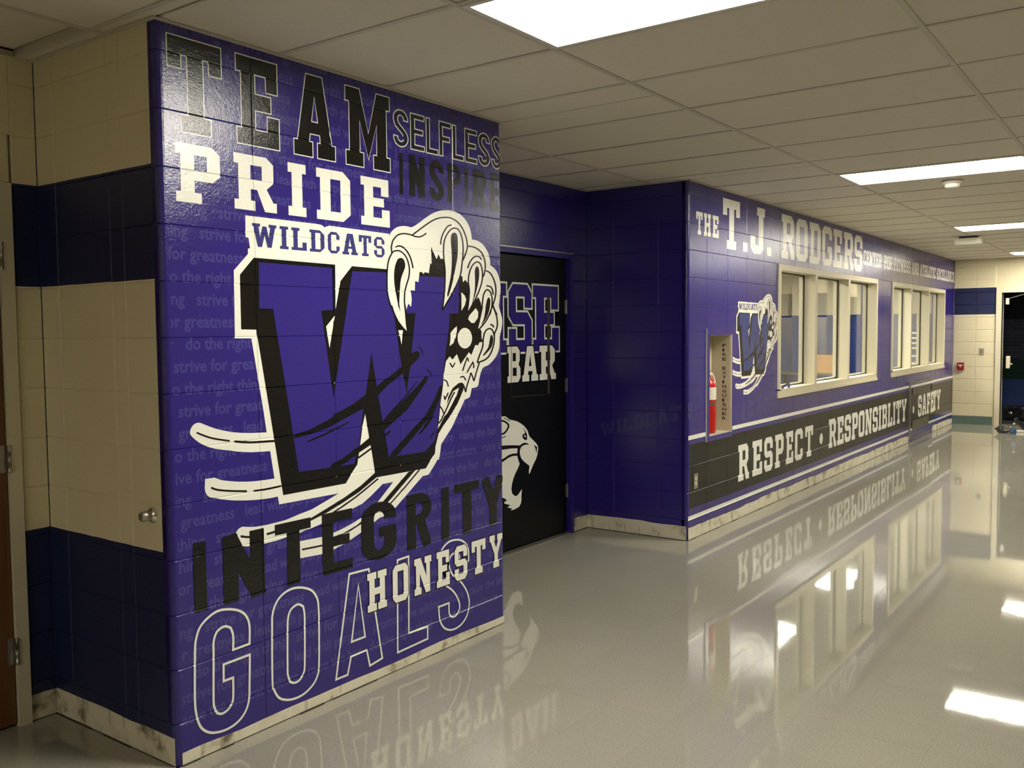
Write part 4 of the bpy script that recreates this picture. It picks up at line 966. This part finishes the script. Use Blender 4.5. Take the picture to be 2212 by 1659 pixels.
# RAISE (outlined) across both leaves, THE BAR below
zt, zb_ = un(1150, 616, 1, DY).z, un(1207, 757, 1, DY).z
xs0, xs1 = dx(ZD[0]+115*ZD[2], 1.7), dx(ZD[0]+440*ZD[2], 1.7); xe0, xe1 = dx(ZD[0]+440*ZD[2], 1.7), dx(ZD[0]+780*ZD[2], 1.7); xi1 = dx(ZD[0]+84*ZD[2], 1.7)
st_ = xs1-xs0-.02
let = [('R', xi1-.19-.02-2*st_-.04, xi1-.19-.04-st_), ('A', xi1-.19-.02-st_, xi1-.21), ('I', xi1-.19, xi1), ('S', xs0, xs1-.02), ('E', xe0+.0, xe1)]
RA = []
for ch, a, c in let:
    w, g = slab(ch); RA += place(g, w, a, c, zb_, zt)
zb0, zb1 = un(1100, 827, 1, DY).z, un(1100, 749, 1, DY).z
BA = []
for ch, a, c in (('B', 98, 270), ('A', 294, 504), ('R', 525, 742)):
    w, g = slab(ch); BA += place(g, w, dx(ZD[0]+a*ZD[2], 1.35), dx(ZD[0]+c*ZD[2], 1.35), zb0, zb1)
for Fx, ox, lo, hi in ((F1, DXM+.002, 0, DX1-DXM), (F2, DX0, 0, DXM-DX0)):
    sh = lambda P: [[[(x-ox, z) for x, z in lp] for lp in l_] for l_ in P]
    Fx.decal('word_outline', sh(grow(RA, .014)), 'white_paint', 0, clip=(lo, hi)); Fx.decal('word', sh(RA), 'purple_paint', 1, clip=(lo, hi), label='RAISE in purple block letters outlined in white')
    if Fx is F1:
        Fx.decal('word_outline', sh(grow(BA, .012)), 'black_paint', 2, clip=(lo, hi)); Fx.decal('word', sh(BA), 'white_paint', 3, clip=(lo, hi), label='BAR in white block letters')
# cat head: outline traced; the part behind the mural corner is continued plainly
head = [(75,68),(100,80),(160,125),(210,135),(270,150),(330,180),(390,225),(435,280),(455,320),(465,365),(490,410),(540,460),(590,510),(618,555),(622,600),(612,680),(590,760),(550,840),(520,910),(490,990),(472,1015),(470,960),(482,880),(440,845),(390,805),(350,760),(328,700),(322,650),(300,720),(322,840),(290,920),(250,1000),(220,1080),(195,1170),(185,1260),(200,1330),(240,1368),(270,1368),(300,1340),(358,1255),(348,1370),(350,1440),(340,1490),(310,1545),(240,1585),(178,1605),(195,1572),(122,1555),(168,1518),(70,1490),(70,1470),(115,1440),(70,1405),(-160,1330),(-330,1100),(-360,700),(-300,400),(-200,200),(-60,90)]
F1.decal('cat_head', [[dpt(ZK, head)]], 'white_paint', 1, clip=(0, 1), label='white cat head emblem with an open mouth')
F2.decal('cat_head', [[[(x+DXM+.002-DX0, z) for x, z in dpt(ZK, head)]]], 'white_paint', 1, clip=(0, DXM-DX0))
cl = []
def rbk(pts, w, k=3):
    q = smooth(pts, k=k); return [[dpt(ZK, lp) for lp in lo] for lo in ribbon(q, w)]
cl += rbk([(-60,120),(60,150),(110,180),(138,215),(130,260),(100,310),(60,350),(-40,380)], 30) + rbk([(60,95),(110,120),(160,150)], 14) + rbk([(-20,430),(60,410),(92,392)], 14)
cl.append([dpt(ZK, [(365,245),(405,300),(435,350),(442,400),(438,458),(405,455),(375,430),(362,390),(375,360),(410,345),(395,300)])])
cl += rbk([(470,535),(440,515),(400,510),(360,528),(330,570),(312,620),(305,670),(318,740),(360,800),(470,872)], [10,16,20,24,30,34,36,30,24,18]) if False else [[dpt(ZK, [(475,535),(440,505),(395,500),(350,520),(325,545),(200,540),(65,545),(-150,560),(-150,640),(65,612),(180,595),(288,592),(280,640),(282,672),(200,680),(140,700),(65,752),(-100,850),(-100,900),(65,800),(140,745),(200,720),(278,712),(300,790),(322,850),(482,880),(430,845),(380,800),(340,745),(322,680),(325,620),(345,570),(385,540),(430,532)])]]
cl.append([dpt(ZK, [(552,530),(605,570),(600,640),(590,680),(582,610)])])
F1.decal('cat_head_linework', cl, 'black_paint', 2, clip=(0, 1))
F1.decal('cat_eye', [[dpt(ZK, [(405,370),(425,415),(388,395)])]], 'white_paint', 3)
# edge of the vision panel
vp = []
vr = [dpt(ZD, [(622,310),(660,310),(662,1610),(630,1610)])]
F1.decal('vision_panel_edge', [vr], 'dark_groove', 5, label='narrow brown edge of the door window film')
F1.decal('vision_panel_line', [[lp for lp in lo] for lo in [[dpt(ZD, [(146,640),(152,640),(152,1640),(146,1640)])], [dpt(ZD, [(146,1640),(660,1600),(660,1608),(146,1650)])]]], 'dark_groove', 5)
# brown wooden door at the far left
mb = MB()
mb.box((-.160, LD-.014, 0), (-.110, LD+.12, 2.14)); mb.box((-1.2, LD-.014, 0), (-1.15, LD+.12, 2.14)); mb.box((-1.2, LD-.014, 2.14), (-.110, LD+.12, 2.20))
struct(mb.build('trim_2', 'frame_paint'), 'cream metal frame of the wooden door')
box('trim_paint', (-.1101, LD-.0145, 1.79), (-.1095, LD-.001, 2.19), 'navy_plain', bpy.data.objects['trim_2'])
mb = MB(); mb.box((-1.148, LD+.004, .012), (-.164, LD+.048, 2.138), .002); d3 = struct(mb.build('door_3', 'wood_door'), 'brown wooden door with steel hinges')
for z in (1.91, 1.10, .315):
    mb = MB(); mb.lathe([(.008, -.055), (.008, -.02), (.007, -.02), (.007, .02), (.008, .02), (.008, .055)], (-.160, LD-.016, z), 'z', 12); mb.box((-.19, LD+.001, z-.055), (-.164, LD+.005, z+.055)); mb.build('hinge', 'steel', d3)
struct(box('wall_behind_wood_door', (-1.25, LD+.13, 0), (-.05, LD+.15, H), 'black_paint'))

# exit doorway in the end wall
mb = MB()
mb.box((EX-.03, -.705, 0), (EX+.12, -.627, 2.15)); mb.box((EX-.03, -1.72, 0), (EX+.12, -1.645, 2.15)); mb.box((EX-.03, -1.72, 2.15), (EX+.12, -.627, 2.24))
tr3 = struct(mb.build('trim_3', 'frame_paint'), 'cream metal frame of the open exit doorway')
MB().box((EX-.01, -.722, .02), (EX+.03, -.705, 2.14)).build('hinge_strip', 'grille_slot', tr3)
d4 = struct(MB().box((0, -.025, .015), (.98, .025, 2.13), .003).build('door_4', 'frame_paint'), 'cream exit door swung open outside')
d4.location = (EX+.15, -.70, 0); d4.rotation_euler = (0, 0, math.radians(62))
for i in range(24): MB().lathe([(.006, 0), (.005, .004)], (EX-.008, -.713, .1+i*.086), 'x', 8).build('hinge_screw', 'steel', tr3)
mb = MB(); mb.box((EX+.03, -.80, 1.96), (EX+.10, -.755, 2.06), .006); mb.build('closer_body', 'white_metal', tr3)
MB().tube([(EX+.06, -.78, 2.05), (EX+.05, -.95, 2.10), (EX+.06, -1.05, 2.13)], .008).build('closer_arm', 'steel', tr3)
MB().lathe([(.02, 0), (.028, .01), (.02, .03)], (EX+.06, -1.05, 2.10), 'z', 12).build('closer_knuckle', 'steel', tr3)
mb = MB(); mb.box((EX+.015, -.835, .93), (EX+.09, -.775, 1.13), .015); mb.build('latch_box', 'ivory_plastic', tr3)
MB().lathe([(.012, 0), (.016, .02), (.016, .035), (.01, .04)], (EX+.05, -.83, 1.0), 'y', 12).build('latch_knob', 'chrome', tr3)
# dark ground and wall outside
struct(box('floor_outside', (EX+.2, -6, -.12), (18.5, .15, -.015), 'night_asphalt'))
struct(box('wall_outside', (18.5, -6, -.1), (18.8, 2, 4), 'night_wall'))
struct(box('floor_threshold', (EX+.0, -1.66, -.02), (EX+.2, -.69, .012), 'grille_metal'))

# ================================================================== THINGS ON THE WALLS
# fire extinguisher cabinet (recessed) and extinguisher
x0, x1, z0, z1 = CAB
t_ = empty('extinguisher_cabinet', ((x0+x1)/2, 0, z0)); tag(t_, 'recessed open fire extinguisher cabinet lettered down its inner side', 'cabinet')
hw = (x1-x0)/2; hz = z1-z0; dp = .165
mb = MB(); tk = .006
mb.box((-hw, 0, 0), (-hw+tk, dp, hz)); mb.box((hw-tk, 0, 0), (hw, dp, hz)); mb.box((-hw+tk, 0, 0), (hw-tk, dp, tk)); mb.box((-hw+tk, 0, hz-tk), (hw-tk, dp, hz)); mb.box((-hw+tk, dp-tk, tk), (hw-tk, dp, hz-tk))
mb.build('cabinet_box', 'cabinet_enamel', t_)
fl_ = .052; mb = MB()
mb.box((-hw-fl_, -.008, -.04), (-hw, .0, hz+fl_)); mb.box((hw, -.008, -.04), (hw+fl_*.6, .0, hz+fl_)); mb.box((-hw, -.008, hz), (hw, .0, hz+fl_)); mb.box((-hw, -.008, -.04), (hw, .0, 0))
mb.build('cabinet_flange', 'purple_paint', t_)
mb = MB(); mb.box((hw-.002, -.010, -.004), (hw+.010, 0, hz)); mb.build('cabinet_edge', 'cabinet_enamel', t_)
box('flange_edge', (-hw-fl_-.003, -.009, -.04), (-hw-fl_, 0, hz+fl_), 'white_metal', t_)  # light caught on the purple flange's left edge, painted as a white strip
# vertical lettering on the inner right side
for i, ch in enumerate('FIRE EXTINGUISHER'):
    if ch == ' ': continue
    vs, fs = text_polys(ch); xm = max(v[0] for v in vs); xn = min(v[0] for v in vs); zc = hz-.10-i*.0375
    me = bpy.data.meshes.new('letter'); me.from_pydata([(hw-tk-.0006, .066-(v[0]-xn)/max(.3, xm-xn)*.034, zc+v[1]*.036) for v in vs], [], fs); me.update()
    link('letter', me, t_, 'text_black')
t_ = empty('fire_extinguisher', (4.925, .088, z0+tk+.001)); tag(t_, 'red fire extinguisher standing inside the wall cabinet', 'extinguisher')
MB().lathe([(.055, 0), (.062, .006), (.063, .03), (.063, .36), (.058, .395), (.042, .425), (.024, .44), (.02, .455)], n=28).build('cylinder', 'red_enamel', t_)
MB().lathe([(.0636, .225), (.0640, .227), (.0640, .247), (.0636, .249)], n=28).build('strap', 'steel', t_)
vs = []; fs = []
for i in range(13):
    a = math.radians(-165+i*11)
    for zz in (.27, .37): vs.append((.0642*math.cos(a), .0642*math.sin(a), zz))
for i in range(12): fs.append((2*i, 2*i+2, 2*i+3, 2*i+1))
me = bpy.data.meshes.new('label'); me.from_pydata(vs, [], fs); me.update(); link('instruction_label', me, t_, 'label_paper')
MB().lathe([(.018, .45), (.02, .46), (.02, .49), (.012, .495)], n=16).build('valve', 'chrome', t_)
mb = MB(); mb.box((-.05, -.01, .495), (.02, .01, .503)); mb.box((-.055, -.009, .52), (.015, .009, .527)); mb.build('handle', 'black_plastic', t_)
MB().tube([(.015, 0, .48), (.05, -.01, .475), (.072, -.02, .43), (.078, -.025, .36), (.076, -.02, .28)], .009).build('hose', 'white_plastic', t_)
MB().lathe([(.012, 0), (.012, .006), (.009, .007)], (-.0, -.02, .47), 'y', 14).build('pressure_gauge', 'white_plastic', t_)

# electrical outlet on the black band
t_ = empty('wall_outlet', (4.494, -.0008, .438)); tag(t_, 'steel duplex outlet plate on the black painted band', 'outlet')
MB().box((-.036, -.005, -.058), (.036, 0, .058), .0018).build('cover_plate', 'brushed_plate', t_)
for z in (-.02, .02):
    s_ = MB().lathe([(.016, 0), (.016, .003), (.015, .004)], (0, -.004, z), 'y', 16).build('socket', 'ivory_plastic', t_)
    for xx in (-.006, .006): box('slot', (xx-.001, -.0086, z-.003), (xx+.001, -.0078, z+.006), 'text_black', s_)
# fire alarm pull station and switch plate on the end wall
t_ = empty('fire_alarm_pull', (EX, -.122, .957), math.radians(-90)); tag(t_, 'small red fire alarm pull station on the cream end wall', 'alarm')
MB().box((-.052, -.045, -.062), (.052, 0, .062), .008).build('housing', 'red_plastic', t_)
mb = MB(); mb.box((-.036, -.053, .012), (.036, -.044, .026)); mb.box((-.009, -.053, -.012), (.009, -.044, .012)); mb.build('pull_handle', 'white_plastic', t_)
MB().box((-.04, -.049, -.05), (.04, -.044, -.042)).build('lower_ridge', 'red_plastic', t_)
t_ = empty('switch_plate', (EX, -.424, 1.196), math.radians(-90)); tag(t_, 'brushed steel switch plate on the cream end wall', 'switch')
MB().box((-.036, -.006, -.058), (.036, 0, .058), .002).build('cover_plate', 'brushed_plate', t_)
MB().box((-.006, -.012, -.012), (.006, -.005, .012), .002).build('toggle', 'black_plastic', t_)
# door stop on the side wall
t_ = empty('door_stop', (0, .105, .93)); tag(t_, 'round chrome wall door stop with a grey rubber tip', 'door stop')
MB().lathe([(.030, 0), (.030, -.004), (.024, -.012), (.016, -.016)], (0, 0, 0), 'x', 24).build('rose', 'chrome', t_)
MB().lathe([(.017, -.012), (.019, -.03), (.019, -.046), (.014, -.052)], (0, 0, 0), 'x', 20).build('rubber_tip', 'brushed_plate', t_)

# wall heater cabinet painted over
HX0, HX1, HZ0, HZ1, HP = 11.50, 12.98, .075, .835, .022
t_ = empty('wall_heater', (HX0, 0, 0)); tag(t_, 'shallow wall heater cabinet painted into the black band and stripes', 'heater')
hb = MB().box((0, -HP, HZ0), (HX1-HX0, -.0005, HZ1), .004).build('heater_case', 'purple_paint', t_)
MB().box((-.012, -HP-.002, HZ0-.03), (.010, -.0005, HZ1+.012)).build('side_edge', 'steel', t_)
MB().box((0, -HP-.002, HZ1-.012), (HX1-HX0, -.0005, HZ1+.010)).build('top_edge', 'steel', t_)
Fh = Flat(hb, None); Lh = HX1-HX0
def hd(name, polys, mat, layer, label=None):
    o_ = Fh.decal(name, polys, mat, layer, parent=t_, label=label); o_.location = (0, -HP, 0); return o_
hd('painted_band', [rc(.012, Lh-.005, .21, .74)], 'band_black_paint', 0)
hd('painted_stripe', [rc(.012, Lh-.003, .765, .797)], 'white_paint', 0); hd('painted_stripe', [rc(.012, Lh-.003, .165, .196)], 'white_paint', 0)
for p_ in saf_unit+[dot(11.68, .45, .05)]: hd('letter', [[[(x-HX0, z) for x, z in lp] for lp in p_]], 'white_paint', 1)
def grille(nm, a, c, z0, z1):
    g_ = MB().box((a, -HP-.003, z0), (c, -HP+.002, z1)).build(nm, 'grille_slot', t_); n = 26
    for i in range(n):
        x = a+(c-a)*(i+.2)/n
        MB().box((x, -HP-.007, z0), (x+(c-a)/n*.55, -HP-.003, z1)).build('grille_slat', 'grille_metal', g_)
grille('upper_grille', .10, 1.20, .655, .755); grille('lower_grille', .10, 1.16, .17, .295)
box('control_opening', (1.30, -HP-.002, .66), (1.39, -HP+.001, .76), 'text_black', t_)

# smoke detector, emergency light
t_ = empty('smoke_detector', (5.66, -1.55, H)); tag(t_, 'round cream smoke detector on the ceiling', 'smoke detector')
MB().lathe([(.075, 0), (.075, -.012), (.068, -.02)], n=28).build('base_plate', 'white_plastic', t_)
MB().lathe([(.052, -.018), (.055, -.03), (.050, -.045), (.036, -.052), (.0, -.054)], n=28).build('sensor_dome', 'white_plastic', t_)
t_ = empty('emergency_light', (10.35, -.90, H)); tag(t_, 'white boxy emergency light hanging under the ceiling tiles', 'emergency light')
MB().box((-.05, -.10, -.02), (.05, .10, 0)).build('canopy', 'gasket', t_)
MB().box((-.07, -.15, -.10), (.07, .15, -.02), .014).build('lamp_case', 'white_plastic', t_)
MB().box((-.074, -.10, -.075), (-.068, .10, -.045)).build('front_ridge', 'white_metal', t_)

# ================================================================== THINGS ON THE FLOOR
t_ = empty('equipment_case', (15.9, -.78, -.015), math.radians(-8)); tag(t_, 'black hard equipment case on the ground beyond the doorway', 'case')
MB().box((-.14, -.175, .01), (.14, .175, .25), .04).build('case_shell', 'black_plastic', t_)
MB().box((-.143, -.177, .172), (.143, .177, .182), .003).build('lid_seam', 'gasket', t_)
for sy in (-.12, .12): MB().box((-.155, sy-.025, .14), (-.138, sy+.025, .205), .005).build('latch', 'black_plastic', t_)
MB().lathe([(.036, 0), (.036, -.01), (.028, -.016), (.008, -.018)], (-.139, .045, .125), 'x', 20).build('round_knob', 'chrome', t_)
MB().tube([(-.15, -.07, .225), (-.19, -.06, .235), (-.19, .06, .235), (-.15, .07, .225)], .010).build('carry_handle', 'black_plastic', t_)
MB().box((-.143, .05, .215), (-.137, .135, .228), .002).build('name_plate', 'chrome', t_)
bp = un(2190, 946, 2, 0)
t_ = empty('water_bottle', (bp.x, bp.y, 0)); tag(t_, 'clear plastic water bottle with a blue label on the floor', 'bottle')
MB().lathe([(.026, .0), (.032, .006), (.032, .06), (.030, .065), (.032, .07), (.032, .13), (.028, .155), (.014, .182), (.013, .20)], n=24).build('bottle_body', 'bottle_plastic', t_)
MB().lathe([(.0328, .07), (.0332, .072), (.0332, .125), (.0328, .127)], n=24).build('bottle_label', 'bottle_label', t_)
MB().lathe([(.0145, .195), (.0155, .197), (.0155, .212), (.013, .214)], n=16).build('bottle_cap', 'white_plastic', t_)
cp = un(2168, 936, 2, 0)
t_ = empty('power_cord', (cp.x, cp.y, 0)); tag(t_, 'coiled black power cord lying by the water bottle', 'cord')
pts = []
for i in range(70):
    a = i*.32; r = .10+.02*math.sin(i*.9); pts.append((r*.55*math.cos(a), r*math.sin(a), .008+(.045+.04*(i % 7)/7)*(1+math.cos(a))/2+.012*(i/22)))
MB().tube(smooth3(pts), .007, 8).build('cord_coil', 'black_plastic', t_)
MB().box((-.02, -.16, .0), (.02, -.09, .03), .006).build('cord_plug', 'black_plastic', t_)
sp_ = un(2204, 934, 2, 0)
t_ = empty('hand_sander', (sp_.x, sp_.y, 0), .5); tag(t_, 'black and white hand tool on the floor behind the water bottle', 'tool')
MB().box((-.06, -.10, 0), (.06, .10, .035), .012).build('tool_sole', 'shoe_white', t_)
MB().tube([(0, -.08, .03), (0, -.05, .09), (0, 0, .13), (0, .05, .17), (0, .07, .21)], [.04, .045, .04, .032, .03], 14).build('tool_body', 'black_plastic', t_)
